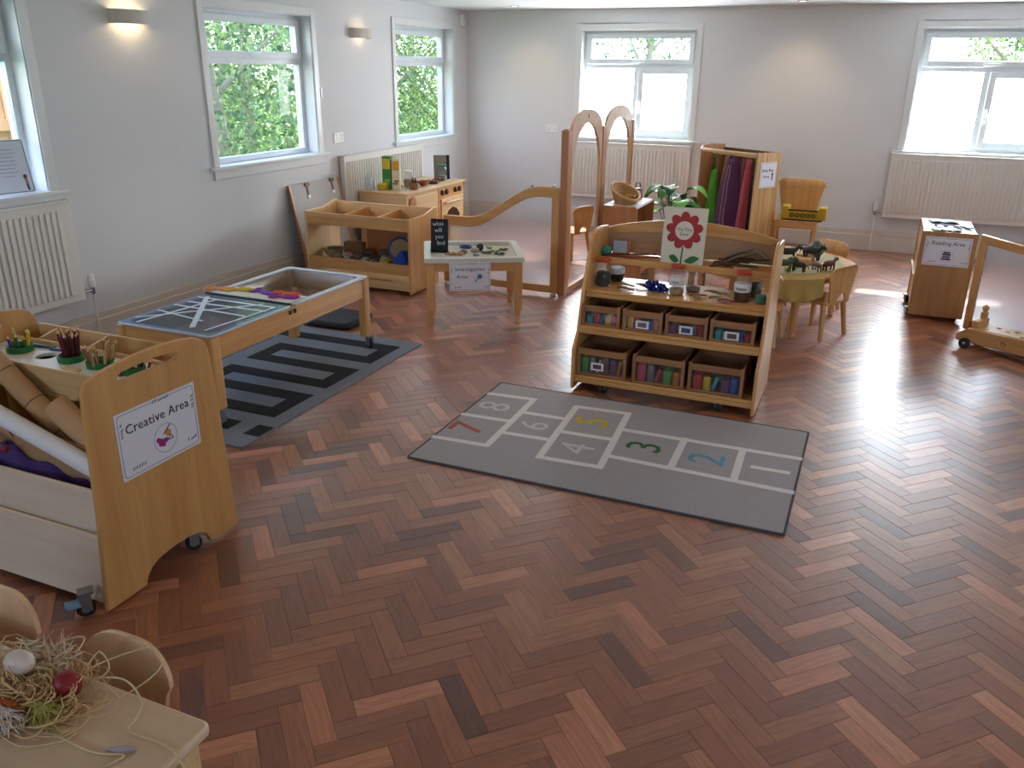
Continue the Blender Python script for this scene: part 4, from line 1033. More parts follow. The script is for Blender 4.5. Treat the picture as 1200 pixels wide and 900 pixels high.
M = frame_M((-4.17, 7.72, ZK), (.6, .35, 0), (-.12, .2, .97))
build(MB().box(0, .16, 0, .24, 0, .012, M=M), 'picture_board', plain('pic_grey', '#8e8577', .7, var=.35, scale=14), t, bevel=.003)
build(MB().box(.13, .16, 0, .24, .012, .014, M=M), 'picture_edge', BLACK, t)

# ------------------------------------------------------------------ investigation table
IV = Matrix.Translation((-2.612, 5.388, 0)) @ Matrix.Rotation(math.radians(29.0), 4, 'Z')
def inv_table():
    t = thing('investigation_table', 'square beech tray table with turned feet and Investigation Area sign', 'table', (-2.612, 5.388, 0), math.radians(29.0))
    a, b = .335, .305
    for sx in (-1, 1):
        for sy in (-1, 1):
            x, y = sx*(a-.03), sy*(b-.03)
            m = MB(); m.box(x-.028, x+.028, y-.028, y+.028, .10, .44, M=IV)
            lg = build(m, 'leg', beech('z'), t, bevel=.006)
            f = MB(); f.lathe([(.018, 0), (.02, .01), (.016, .018), (.021, .03), (.021, .045), (.018, .05), (.027, .10)], (0, 0, 0), 14, M=IV @ Matrix.Translation((x, y, 0)))
            build(f, 'turned_foot', beech('z'), lg)
    for s in (-1, 1):
        build(MB().box(-a+.058, a-.058, s*(b-.02)-.009, s*(b-.02)+.009, .375, .44, M=IV), 'apron', beech('x'), t, bevel=.003)
        build(MB().box(s*(a-.02)-.009, s*(a-.02)+.009, -b+.058, b-.058, .375, .44, M=IV), 'apron', beech('y'), t, bevel=.003)
    o1, i1 = rrect(-a-.012, a+.012, -b-.012, b+.012, .03), rrect(-a+.035, a-.035, -b+.035, b-.035, .04)
    m = MB().prism([o1, i1], 'xy', .44, .472, M=IV)
    build(m, 'tray_rim', plain('tray_white', '#d8d4c8', .35), t, bevel=.008, label='white moulded tray rim')
    build(MB().prism([rrect(-a+.03, a-.03, -b+.03, b-.03, .04)], 'xy', .440, .4445, M=IV), 'tray_floor', plain('tray_sand', '#cfc9b4', .8, var=.15, scale=30), t)
    def icon(s, M, w_, h_):
        g = MB(); ring(g, .062, -.01, .034, .0015, M); build(g, 'circle_print', plain('sign_border', '#8f93a8', .6), s)
        g = MB(); disc(g, .068, 0.0, .017, M); build(g, 'lens_print', plain('lens_blue', '#2a7f95', .5), s)
        g = MB(); stroke(g, [(.055, -.014), (.036, -.034)], .006, M); build(g, 'handle_print', plain('lens_handle', '#5a3a3a', .5), s)
    Ms = IV @ frame_M((-.035, -b-.0135, .345), (1, 0, 0), (0, 0, 1))
    sign(t, Ms, .285, .20, [('Investigation', 0, .26, 1), ('Area', -.19, 0.0, 1)], .038, icon)
inv_table()
def iv(x, y, z=.4446): return IV @ Vector((x, y, z))
cb = thing('chalkboard', 'small black chalkboard with white handwriting standing on the investigation table', 'chalkboard', tuple(iv(-.235, .04)), math.radians(10))
Mc = frame_M(tuple(iv(-.235, .04)), (math.cos(.17), math.sin(.17), 0), (-.03, .10, .99))
build(MB().box(-.065, .065, .006, .235, -.004, .004, M=Mc), 'slate', plain('slate', '#15171a', .7, var=.1), cb, bevel=.002)
build(MB().box(-.06, .06, 0, .006, -.06, .03, M=Mc), 'stand_foot', BLACK, cb)
chalk = plain('chalk', '#cfcfcf', .9)
for txt, xo, yo in (('what', -.01, .20), ('will', -.008, .155), ('you', 0.0, .11), ('find', .012, .065)):
    text(txt, .042, Mc @ Vector((xo, yo, .0045)), Mc.to_3x3() @ Vector((1, .1, 0)), Mc.to_3x3() @ Vector((-.1, 1, 0)), chalk, cb)
def star(x, y, c, label):
    m = MB(); pts = []
    for i in range(10):
        r = .05 if i % 2 == 0 else .022; a = i*PI/5; q = iv(x, y); pts.append((q.x+r*math.cos(a), q.y+r*math.sin(a)))
    m.prism([pts], 'xy', .4447, .459); one(m, 'starfish', plain('star_'+c.strip('#'), c, .8, var=.2, scale=50, bump=.5), label, 'starfish', bevel=.004)
star(-.155, -.06, '#a8784a', 'tan starfish in front of the chalkboard')
for i, (x, y, r, c, n_, lb) in enumerate([(-.09, -.09, .03, '#b58a68', 'shell', 'rounded brown shell beside the starfish'), (-.06, -.03, .028, '#9a7458', 'shell', 'darker brown shell behind the rounded one'), (.02, .02, .035, '#a99f90', 'stone', 'flat grey stone mid investigation table'), (.06, .06, .03, '#3a3a38', 'stone', 'black pebble standing in the middle of investigation table'),
        (.10, -.03, .032, '#4b4f3a', 'leaf_cluster', 'dark green leaf cluster right of the black pebble'), (.17, .02, .03, '#8f9a58', 'leaf_cluster', 'pale green leaf cluster right on the investigation table'), (.19, -.08, .032, '#3f443c', 'leaf_cluster', 'dark leaf cluster at the table front right'), (.23, .07, .028, '#55573f', 'leaf_cluster', 'olive leaf cluster at the table rear right'), (.13, .13, .03, '#c9c39a', 'stone', 'cream flat stone at the back of investigation table'), (.02, -.13, .025, '#a7a08c', 'stone', 'small beige pebble at the investigation table front')]):
    q = iv(x, y)
    if n_ == 'leaf_cluster':
        m = MB()
        for k in range(6):
            a = k*1.05+i; d = Vector((math.cos(a), math.sin(a), 0)); p = Vector((q.x, q.y, .448)); s_ = Vector((-d.y, d.x, 0))
            m.add([p, p+d*r*.7+s_*r*.3+Vector((0, 0, .012)), p+d*r*1.5+Vector((0, 0, .004)), p+d*r*.7-s_*r*.3+Vector((0, 0, .008))], [(0, 1, 2, 3)])
        one(m, n_, plain('lc_'+c.strip('#'), c, .7, var=.2), lb, 'leaves', solid=.002)
    else: stone(q.x, q.y, .4448, (r, r*.8, r*(.9 if i == 3 else .5)), c, lb, n_, n_)
rgp = MB(); q = iv(-.04, .16); rgp.tube([(q.x+.04*math.cos(a), q.y+.026*math.sin(a), .456) for a in [2*PI*i/18 for i in range(18)]], .01, 8, closed=True)
one(rgp, 'blue_ring', plain('ring_blue', '#1c3f8c', .4), 'oval blue plastic ring at the back of investigation table', 'ring')

# ------------------------------------------------------------------ wavy frosted partition and arched screens
def wavy():
    t = thing('wavy_partition', 'low frosted room divider with a wavy wooden top rail behind the investigation table', 'partition', (-2.7, 6.06, 0))
    ya, yb = 6.06, 6.095
    x0, x1 = -3.20, -2.20
    def zt(x):
        k = (x-x0)/(x1-x0); k = min(max((k-.22)/.62, 0), 1); return .575+.275*(k*k*(3-2*k))
    xs = [x0+(x1-x0)*i/24 for i in range(25)]
    build(MB().prism([[(x, zt(x)) for x in xs]+[(x, zt(x)-.078) for x in reversed(xs)]], 'xz', ya, yb), 'wavy_rail', beech('x'), t, bevel=.005)
    build(MB().box(x0, x0+.05, ya, yb, .03, zt(x0)-.078), 'side_post', beech('z'), t, bevel=.004)
    build(MB().box(-2.262, -2.20, ya, yb, .03, zt(x1)-.07), 'side_post', beech('z'), t, bevel=.004)
    build(MB().box(x0+.05, -2.262, ya, yb, .03, .085), 'bottom_rail', beech('x'), t, bevel=.004)
    xi = [x0+.05+(-2.262-x0-.05)*i/20 for i in range(21)]
    build(MB().prism([[(x, zt(x)-.07) for x in xi]+[(-2.262, .08), (x0+.05, .08)]], 'xz', ya+.015, ya+.02), 'frosted_sheet', frosted(), t, smooth=0, label='frosted translucent acrylic sheet')
    for x in (x0+.02, -2.24):
        for dy in (-.05, .05):
            build(MB().lathe([(.016, 0), (.02, .008), (.02, .022), (.012, .03)], (x, (ya+yb)/2+dy*.2, 0), 12), 'foot', WHITEP, t)
    for x in (-2.43, -2.255):
        build(MB().lathe([(.005, zt(x)), (.009, zt(x)+.005), (.009, zt(x)+.014), (.004, zt(x)+.018)], (x, ya+.017, 0), 10), 'top_peg', CHROME, t)
wavy()
def post(name, label, x, y, h, m):
    t = thing(name, label, 'post', (x, y, 0))
    build(MB().prism([rrect(x-.03, x+.03, y-.03, y+.03, .008)], 'xy', .022, h), 'post_body', m, t, bevel=.004)
    build(MB().prism([rrect(x-.018, x+.018, y-.018, y+.018, .004)], 'xy', h, h+.008), 'post_cap', m, t)
    for dx in (-.015, .015): build(MB().lathe([(.012, 0), (.015, .006), (.015, .018), (.01, .022)], (x+dx, y, 0), 10), 'foot', WHITEP, t)
    return t
post('divider_post', 'tall square reddish post at the end of the wavy partition', -2.165, 6.075, 1.268, red_beech('z'))
def arch(y0, y1, x, label, hole_peg=False):
    t = thing('arched_screen', label, 'screen', (x, (y0+y1)/2, 0))
    W_ = y1-y0; pw = .05; ht = 1.235
    for k, y in enumerate((y0, y1-pw)):
        build(MB().box(x-.02, x+.02, y, y+pw, .022, ht+(.02 if k else .01)), 'side_post', red_beech('z'), t, bevel=.005)
        build(MB().lathe([(.013, 0), (.016, .008), (.012, .022)], (x, y+pw/2, 0), 10), 'foot', WHITEP, t)
    c = (y0+y1)/2; a0, a1 = y0+pw, y1-pw; hw = (a1-a0)/2
    outer = [(c+hw*math.cos(PI*i/20), 1.20+.20*math.sin(PI*i/20)**.8) for i in range(21)]
    inner = [(c+(hw-.045)*math.cos(PI*i/20), .95+.35*math.sin(PI*i/20)) for i in range(21)]
    loop = outer+[(a0, .12), (a0+.045, .12)]+list(reversed(inner))+[(a1-.045, .12), (a1, .12)]
    loops = [loop]
    if hole_peg: loops.append([(c+.012*math.cos(2*PI*i/10), 1.35+.02*math.sin(2*PI*i/10)) for i in range(10)])
    m = MB()
    flat = [q for l in loops for q in l]
    n = len(flat); tris = tessellate_polygon([[Vector((q[0], q[1], 0)) for q in l] for l in loops])
    vs = [(x-.011, q[0], q[1]) for q in flat]+[(x+.011, q[0], q[1]) for q in flat]; fs = []
    for tr in tris: fs.append(list(tr)); fs.append([i+n for i in reversed(tr)])
    o = 0
    for l in loops:
        k = len(l)
        for i in range(k): j = (i+1) % k; fs.append([o+i, o+i+n, o+j+n, o+j])
        o += k
    m.add(vs, fs)
    build(m, 'arch_panel', wood('arch_ply', '#c9a685', '#b58d6a', 'z', .45), t, bevel=0, smooth=30)
    build(MB().box(x-.02, x+.02, y0+pw, y1-pw, .022, .06), 'bottom_rail', red_beech('y'), t, bevel=.004)
    return t
arch(6.115, 6.99, -2.165, 'tall arched wooden screen next to the wavy partition, the nearer one', True)
arch(7.02, 7.95, -2.18, 'tall arched wooden screen farther back, in front of the back window')

# ------------------------------------------------------------------ low shelf with wicker basket, plant
def book_shelf():
    x0, x1, y0, y1 = -2.10, -1.80, 6.86, 7.44
    t = thing('low_bookcase', 'low wooden shelf unit holding the wicker basket beside the arched screens', 'shelf unit', ((x0+x1)/2, (y0+y1)/2, 0))
    prof = [(x0, .012), (x1+.06, .012), (x1+.06, .30), (x1, .42), (x1, .60), (x1-.02, .622), (x0, .622)]
    for y in (y0, y1-.018): build(MB().prism([prof], 'xz', y, y+.018), 'side_panel', red_beech('z'), t, bevel=.005)
    build(MB().box(x0, x1-.01, y0+.018, y1-.018, .60, .62), 'top_board', PAPER, t, label='pale top board')
    build(MB().box(x0, x0+.012, y0+.018, y1-.018, .05, .60), 'back_panel', red_beech('y'), t)
    for i, z in enumerate((.06, .20, .34)):
        build(MB().box(x0+.012, x1+.04-.03*i, y0+.018, y1-.018, z, z+.014), 'shelf', beech('y'), t)
        build(MB().box(x1+.034-.03*i, x1+.046-.03*i, y0+.018, y1-.018, z, z+.06), 'shelf_lip', red_beech('y'), t, bevel=.003)
book_shelf()
for i in range(7):
    y = 6.93+i*.065; lb = ['nearest', 'second nearest', 'third nearest', 'middle', 'third farthest', 'second farthest', 'farthest'][i]
    one(MB().tube([(-1.86, y-.03, .3625), (-1.84, y+.02, .37), (-1.79, y+.03, .43)], [.011, .011, .008], 7), 'bamboo_stick', plain('bamboo_%d' % (i % 3), ['#9a6a48', '#b9875a', '#7f5338'][i % 3], .6), lb+' brown stick standing on the low bookcase upper shelf', 'stick', 'sticks in the low bookcase')
def wicker(x, y, z):
    t = thing('wicker_basket', 'oval wicker basket tilted on top of the low bookcase', 'basket', (x, y, z), .3)
    M = Matrix.Translation((x, y, z)) @ Matrix.Rotation(.3, 4, 'Z')
    m = MB()
    for k in range(9):
        f = k/8; a, b = .085+.035*f, .13+.05*f
        m.tube([M @ Vector((a*math.cos(t_)*(1+.012*(-1)**i), b*math.sin(t_)*(1+.012*(-1)**i), .008+f*(.085+.055*math.cos(t_-2.4)))) for i, t_ in enumerate([2*PI*i/28 for i in range(28)])], .009, 6, closed=True)
    build(m, 'weave', plain('wicker', '#b58a55', .75, var=.3, scale=70, bump=.6), t)
    r = MB().tube([M @ Vector((.122*math.cos(t_), .182*math.sin(t_), .014+(.085+.055*math.cos(t_-2.4)))) for t_ in [2*PI*i/28 for i in range(28)]], .011, 8, closed=True)
    build(r, 'rim', plain('wicker_rim', '#c09a68', .7, var=.3, scale=70, bump=.5), t)
    build(MB().prism([[(.085*math.cos(a), .13*math.sin(a)) for a in [2*PI*i/24 for i in range(24)]]], 'xy', 0, .01, M=M), 'basket_base', plain('wicker', '#b58a55', .75), t)
wicker(-1.965, 7.06, .621)
m = MB()
def cl(u, v): return Vector((-2.0+.12*u, 7.0+.14*v, .665+.02*math.sin(u*7)*math.cos(v*8)+.02*u))
m.grid(cl, 10, 10); one(m, 'hessian_cloth', plain('hessian', '#a9793f', .95, var=.2, scale=90, bump=.4), 'folded tan cloth inside the wicker basket', 'cloth', solid=.006)
tl_ = thing('toy_lantern', 'small dark brown toy lantern behind the wicker basket', 'lantern', (-1.93, 7.33, .621))
build(MB().box(-1.965, -1.895, 7.295, 7.365, .621, .64).box(-1.96, -1.90, 7.30, 7.36, .70, .715), 'lantern_body', plain('lantern', '#5a3426', .5), tl_, bevel=.003)
for dx in (-.028, .028):
    for dy in (-.028, .028): build(MB().tube([(-1.93+dx, 7.33+dy, .64), (-1.93+dx, 7.33+dy, .70)], .004, 6), 'bar', plain('lantern', '#5a3426', .5), tl_)
build(MB().tube([(-1.955, 7.33, .715), (-1.95, 7.33, .755), (-1.93, 7.33, .765), (-1.91, 7.33, .755), (-1.905, 7.33, .715)], .004, 6), 'lantern_handle', plain('lantern', '#5a3426', .5), tl_)
def plant():
    x, y = -1.70, 7.72
    t = thing('potted_plant', 'broad-leaved green plant in a brown pot behind the low bookcase', 'plant', (x, y, 0))
    build(MB().lathe([(.09, 0), (.13, .22), (.14, .24), (.125, .24), (.11, .2)], (x, y, 0), 20), 'plant_pot', plain('terracotta', '#8a5238', .8), t)
    build(MB().lathe([(.118, .205), (.118, .215)], (x, y, 0), 18), 'soil', plain('soil', '#2f241c', .95), t)
    rg = random.Random(8); LM = [plain('plant_leaf_a', '#3a7a28', .6, var=.2), plain('plant_leaf_b', '#62a534', .6, var=.2), plain('plant_leaf_c', '#275a20', .6, var=.2)]
    for i in range(17):
        a = i*2.4; h = rg.uniform(.46, .68); L = rg.uniform(.18, .28); R0 = rg.uniform(.04, .16)
        d = Vector((math.cos(a), math.sin(a), 0)); p0 = Vector((x, y, .21)); p1 = Vector((x, y, h))+d*R0
        st = build(MB().tube([p0+d*.02, p0.lerp(p1, .5)+d*.02, p1], .004, 6), 'stem', LM[2], t)
        s_ = Vector((-d.y, d.x, 0)); m = MB()
        def lf(u, v, d=d, s_=s_, p1=p1, L=L):
            w_ = L*.36*math.sin(PI*min(1, u**.8))*(1 if u < 1 else 0)
            return p1+d*L*u*.9+Vector((0, 0, .06*math.sin(u*2.2)-.12*u*u))+s_*w_*(v*2-1)+Vector((0, 0, .02*abs(v*2-1)))
        m.grid(lf, 8, 4); build(m, 'leaf', LM[i % 3], st, smooth=60)
plant()

# ------------------------------------------------------------------ dressing-up wardrobe
WD = Matrix.Translation((-1.62, 8.40, 0)) @ Matrix.Rotation(math.atan2(-.40, .60), 4, 'Z')   # local x along the front, y into depth
def wardrobe():
    t = thing('dressing_up_rail', 'open wooden dressing-up wardrobe with a stave-sided panel near back wall', 'wardrobe', (-1.62, 8.40, 0), math.atan2(-.40, .60))
    W_, D_, Hh = .72, .32, 1.0
    stv = wood('stave_z', '#d3aa72', '#a9763f', 'z', .45, 5)
    for k in range(8):
        build(MB().box(W_-.02, W_, k*D_/8+.0008, (k+1)*D_/8-.0008, .012, Hh-.004*(k % 2), M=WD), 'stave', stv, t, bevel=.0012)
    build(MB().prism([[(0, .012), (D_, .012), (D_, 1.02), (D_*.4, 1.03), (.03, 1.02), (0, .98)]], 'yz', 0, .02, M=WD), 'side_panel', red_beech('z'), t, bevel=.006)
    build(MB().box(.02, W_-.02, .0, .03, .965, .995, M=WD), 'top_rail', pale('x'), t, bevel=.008)
    build(MB().box(.02, W_-.02, D_-.012, D_-.004, .05, .99, M=WD), 'back_panel', wood('wd_dark', '#6a4028', '#4a2a1a', 'z', .5), t)
    build(MB().tube([WD @ Vector((.02, D_*.5, .945)), WD @ Vector((W_-.02, D_*.5, .945))], .011, 10), 'hanging_rail', pale('x'), t)
    xs = [.02+(W_-.04)*i/14 for i in range(15)]
    build(MB().prism([[(x, .16) for x in xs]+[(x, .30-.035*math.sin(PI*(x-.02)/(W_-.04))) for x in reversed(xs)]], 'xz', .004, .02, M=WD), 'front_board', beech('x'), t, bevel=.004)
    build(MB().box(.02, W_-.02, .02, D_-.012, .16, .175, M=WD), 'floor_board', beech('x'), t)
    Ms = WD @ frame_M((W_+.0004, D_*.50, .80), (0, 1, 0), (0, 0, 1))
    def icon(s, M, w_, h_): build(stroke(disc(MB(), .055, .005, .012, M), [(.055, -.006), (.055, -.045)], .014, M), 'figure_print', INK, s)
    sign(t, Ms, .215, .225, [('Role Play', -.05, .18, 1), ('Area', -.12, -.06, 1)], .038, icon, sprigs=False)
wardrobe()
def garment(u, w_, h_, c, label, name, depth=.10, yoff=.15, top=.925, flare=.5, trim=None):
    p = WD @ Vector((u, yoff, .0)); t = thing(name, label, 'garment', tuple(WD @ Vector((u, yoff, top-h_))), 0)
    m = MB()
    def fn(a, b):
        an = a*2*PI; k = .45+.55*min(1, b*2.2) if b < .45 else 1+flare*(b-.45)
        r = 1+.10*math.sin(an*6+u*30)*b
        return WD @ Vector((u+w_/2*math.cos(an)*k*r, yoff+depth/2*math.sin(an)*k*r, top-h_*b-.02*(1-abs(math.cos(an)))*(1-b)))
    m.grid(fn, 36, 12); build(m, 'cloth', plain('gm_'+c.strip('#'), c, .75, var=.2, scale=18, bump=.1, sheen=.2), t, smooth=70, solid=.003)
    hk = MB().tube([WD @ Vector(q) for q in ((u, yoff, top-.012), (u, yoff, .957), (u, yoff+.012, .966), (u, yoff+.012, .948))], .003, 6); build(hk, 'hanger', STEEL, t)
    if trim:
        s = MB()
        for dx in (-.03, .03):
            s.tube([fn(.75+dx+.004*math.sin(b*20), b/14)+WD.to_3x3() @ Vector((0, -.006, 0)) for b in range(1, 14)], .004, 5)
        build(s, 'trim_ribbon', plain('gm_'+trim.strip('#'), trim, .6), t)
garment(.085, .12, .70, '#4b9a1f', 'bright green dressing-up tunic at the left of the wardrobe rail', 'green_tunic', .1, .13, .80, .5)
m = MB(); rg = random.Random(6)
m.tube([WD @ Vector((.085+.02*math.sin(i*1.1), .13+.02*math.cos(i*1.3), .93-i*.012)) for i in range(12)], .012, 7)
one(m, 'green_garland', plain('garland', '#4f6f2a', .8, var=.4, scale=60), 'mottled green leafy garland hanging above the green tunic', 'garland')
garment(.175, .08, .55, '#a8683f', 'tan dressing-up waistcoat between the green tunic and purple dress', 'tan_waistcoat', .1, .2)
garment(.315, .27, .74, '#4a1446', 'deep purple dressing-up dress with pale trim in the wardrobe', 'purple_dress', .15, .13, .925, .35, '#b98aa0')
garment(.44, .11, .72, '#6a1526', 'dark red dressing-up gown right of the purple dress', 'red_gown', .13, .17)
garment(.52, .09, .70, '#a8414a', 'coral red dressing-up dress beside the black cape', 'coral_dress', .11, .12, .925, .6)
garment(.585, .13, .72, '#121016', 'black dressing-up cape at the right of the wardrobe rail', 'black_cape', .13, .17, .925, .3)

# ------------------------------------------------------------------ children's chairs
def chair_parts(t, L, W_=.30, seat_h=.26, back_top=.50, m=None, splay=.03, hole=True, seat_d=.29, back_m=None, cr=.075):
    """L: local matrix of the thing; the back is at -y, the sitter faces +y"""
    sm = m or beech('y'); bmat = back_m or beech('z')
    build(MB().prism([rrect(-W_/2, W_/2, -seat_d/2, seat_d/2, .04)], 'xy', seat_h-.016, seat_h, M=L), 'seat', sm, t, bevel=.004)
    for sx in (-1, 1):
        for sy in (-1, 1):
            a = Vector((sx*(W_/2-.04), sy*(seat_d/2-.04), seat_h-.016)); b = Vector((sx*(W_/2-.04+splay), sy*(seat_d/2-.04+splay), 0))
            build(MB().tube([L @ a, L @ b], [.019, .015], 10), 'leg', beech('z'), t)
    n = 14; outer = []
    zb, zt = seat_h-.02, back_top
    def wid(z): k = (z-zb)/(zt-zb); return W_/2*(.74+.30*k)
    pts = [(-wid(zb)*.95, zb), ]
    if hole:
        pts += [(-.055, zb)]+[(-.055*math.cos(PI*i/10), zb+.075*math.sin(PI*i/10)) for i in range(1, 10)]+[(.055, zb)]
    pts += [(wid(zb)*.95, zb), (wid(zt-cr), zt-cr*1.05)]
    cr2 = cr*.8
    pts += [((wid(zt)-cr)+cr*math.cos(PI/2*i/6), zt-cr2+cr2*math.sin(PI/2*i/6)) for i in range(1, 7)]
    pts += [(-(wid(zt)-cr)-cr*math.sin(PI/2*i/6), zt-cr2+cr2*math.cos(PI/2*i/6)) for i in range(0, 7)]
    pts += [(-wid(zt-cr), zt-cr*1.05)]
    tris = tessellate_polygon([[Vector((p[0], p[1], 0)) for p in pts]])
    bm = bmesh.new()
    def put(x, z, off):
        y = -seat_d/2-.004-.10*(z-zb)+(.9*x*x)+off
        return bm.verts.new(L @ Vector((x, y, z)))
    f_ = [put(x, z, .006) for x, z in pts]; k_ = [put(x, z, -.006) for x, z in pts]
    for tr in tris:
        try: bm.faces.new([f_[i] for i in tr]); bm.faces.new([k_[i] for i in reversed(tr)])
        except ValueError: pass
    for i in range(len(pts)): j = (i+1) % len(pts); bm.faces.new([f_[i], k_[i], k_[j], f_[j]])
    bmesh.ops.triangulate(bm, faces=bm.faces)
    bmesh.ops.bisect_plane(bm, geom=bm.verts[:]+bm.edges[:]+bm.faces[:], plane_co=L @ Vector((0, 0, 0)), plane_no=(L.to_3x3() @ Vector((1, 0, 0))))
    for xo in (-.1, -.05, .05, .1):
        bmesh.ops.bisect_plane(bm, geom=bm.verts[:]+bm.edges[:]+bm.faces[:], plane_co=L @ Vector((xo, 0, 0)), plane_no=(L.to_3x3() @ Vector((1, 0, 0))))
    Li = L.inverted()
    for v in bm.verts:
        q = Li @ v.co; s_ = .006 if (q.y+seat_d/2+.004+.10*(q.z-zb)-.9*q.x*q.x) > -0.02 and v in set() else 0
    me = bpy.data.meshes.new('backrest'); bm.to_mesh(me); bm.free()
    me.transform(ROOT[t.name].inverted()); me.materials.append(bmat)
    me.shade_smooth(); me.set_sharp_from_angle(angle=.6); me.update()
    return link('backrest', me, t)
def chair(x, y, rz, label, group=None, **k):
    L = Matrix.Translation((x, y, 0)) @ Matrix.Rotation(rz, 4, 'Z')
    t = thing('child_chair', label, 'chair', (x, y, 0), rz, group)
    chair_parts(t, L, **k)
    return t
def rad(a): return math.radians(a)
c1 = chair(-.245, 5.93, rad(60), 'low beech child chair at the right front of the round table', 'chairs at the round table')
dup(c1, (-.60, 5.60, 0), rad(-4), 'low beech child chair between the crate shelf and round table', None)
dup(c1, (-.33, 6.62, 0), rad(145), 'low beech child chair at the far side of the round table', None)
cb_ = dup(c1, (-2.62, 7.55, 0), rad(70), 'low beech child chair standing behind the wavy partition', None)
if 'group' in cb_: del cb_['group']
fc = chair(-.66, 8.42, 0.0, 'larger beech chair against the back wall carrying a yellow toy crate', None, W_=.42, seat_h=.385, back_top=.735, seat_d=.34, splay=.0, back_m=honey('z'))
for ch in list(fc.children):      # this chair faces the camera: back to the wall
    pass
fc.rotation_euler = (0, 0, PI); fc.location = (-.66, 8.42, 0)
build(MB().box(-.84, -.48, 8.255, 8.275, .31, .369), 'front_apron', beech('x'), None, bevel=.004).parent = None
ap = bpy.data.objects['front_apron']; ROOT[fc.name] = Matrix.Translation((-.66, 8.42, 0)) @ Matrix.Rotation(PI, 4, 'Z')
ap.data.transform(ROOT[fc.name].inverted()); ap.parent = fc
yt = thing('yellow_crate', 'yellow toy crate with five black rings on its front, on the larger beech chair', 'toy crate', (-.60, 8.33, .3855))
YEL = plain('toy_yellow', '#b99a16', .45, var=.15)
build(MB().box(-.78, -.42, 8.27, 8.40, .3855, .40), 'crate_base', plain('crate_brown', '#4a2a1c', .6), yt)
build(MB().box(-.74, -.46, 8.27, 8.285, .40, .475), 'front_panel', YEL, yt, bevel=.003)
build(MB().box(-.74, -.46, 8.385, 8.40, .40, .475), 'back_panel', YEL, yt, bevel=.003)
for xa in (-.79, -.46): build(MB().box(xa, xa+.07, 8.265, 8.405, .3855+.015, .515), 'end_block', YEL, yt, bevel=.006)
build(MB().box(-.73, -.465, 8.265, 8.27, .475, .49), 'top_strip', plain('crate_brown', '#4a2a1c', .6), yt)
for k in range(5):
    x = -.69+k*.047
    build(MB().prism([circle(x, .437, .02, 18), circle(x, .437, .012, 18)], 'xz', 8.264, 8.27), 'ring', BLACK, yt)

# ------------------------------------------------------------------ main crate shelf
SX0, SX1 = -1.42, -.412
def crate_shelf():
    t = thing('crate_shelf', 'wide sloping wooden shelf trolley holding seven crates and jars', 'shelf unit', (-.916, 4.42, 0))
    yb = 4.72
    side = [(4.182, .014), (4.20, .25), (4.245, .33), (4.31, .55), (4.40, .755), (4.425, .81), (4.445, .838), (4.475, .855), (4.53, .862), (4.62, .858), (yb, .845), (yb, .014)]
    side[0] = (4.176, .014); side[1] = (4.178, .25)
    for xa in (SX0, SX1-.018): build(MB().prism([side], 'yz', xa, xa+.018), 'side_panel', beech('z'), t, bevel=.005)
    a, b = SX0+.018, SX1-.018
    for (y, z, th) in ((4.19, .05, .038), (4.245, .322, .04), (4.33, .51, .035)):
        s = MB(); s.box(a, b, y+.016, yb-.012, z+th*.35, z+th); so = build(s, 'shelf', beech('x'), t)
        build(MB().box(a, b, y, y+.016, z, z+th*.62).box(a, b, y+.006, y+.018, z+th*.62, z+th+.004), 'shelf_lip', beech('x'), so, bevel=.004)
    s = MB().box(a, b, 4.50, 4.516, .668, .704); build(s, 'upper_lip', beech('x'), t, bevel=.004)
    build(MB().box(a, b, 4.516, yb-.012, .682, .695), 'shelf', beech('x'), t)
    c = (a+b)/2; hw = (b-a)/2
    xs = [a+(b-a)*i/20 for i in range(21)]
    build(MB().prism([[(x, .835+.07*math.cos((x-c)/hw*PI/2)**.8 if abs(x-c) < hw-.001 else .835) for x in xs]+[(x, .80+.03*math.cos((x-c)/hw*PI/2)) for x in reversed(xs[1:-1])]], 'xz', yb-.014, yb), 'arched_rail', beech('x'), t, bevel=.004)
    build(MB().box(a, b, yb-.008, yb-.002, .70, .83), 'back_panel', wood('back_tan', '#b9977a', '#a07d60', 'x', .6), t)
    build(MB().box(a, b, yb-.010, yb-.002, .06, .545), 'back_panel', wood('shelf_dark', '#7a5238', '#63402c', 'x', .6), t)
    for i in range(3):
        x = a+(b-a)*(.28+.24*i); build(MB().box(x-.018, x+.018, yb-.012, yb, .545, .685), 'back_stile', beech('z'), t)
    castor(t, -1.235, 4.222, .026, .056, -.3); castor(t, -.60, 4.218, .026, .056, -.2)
    castor(t, -1.25, 4.64, .026, .052, .2); castor(t, -.58, 4.64, .026, .052, .9)
crate_shelf()
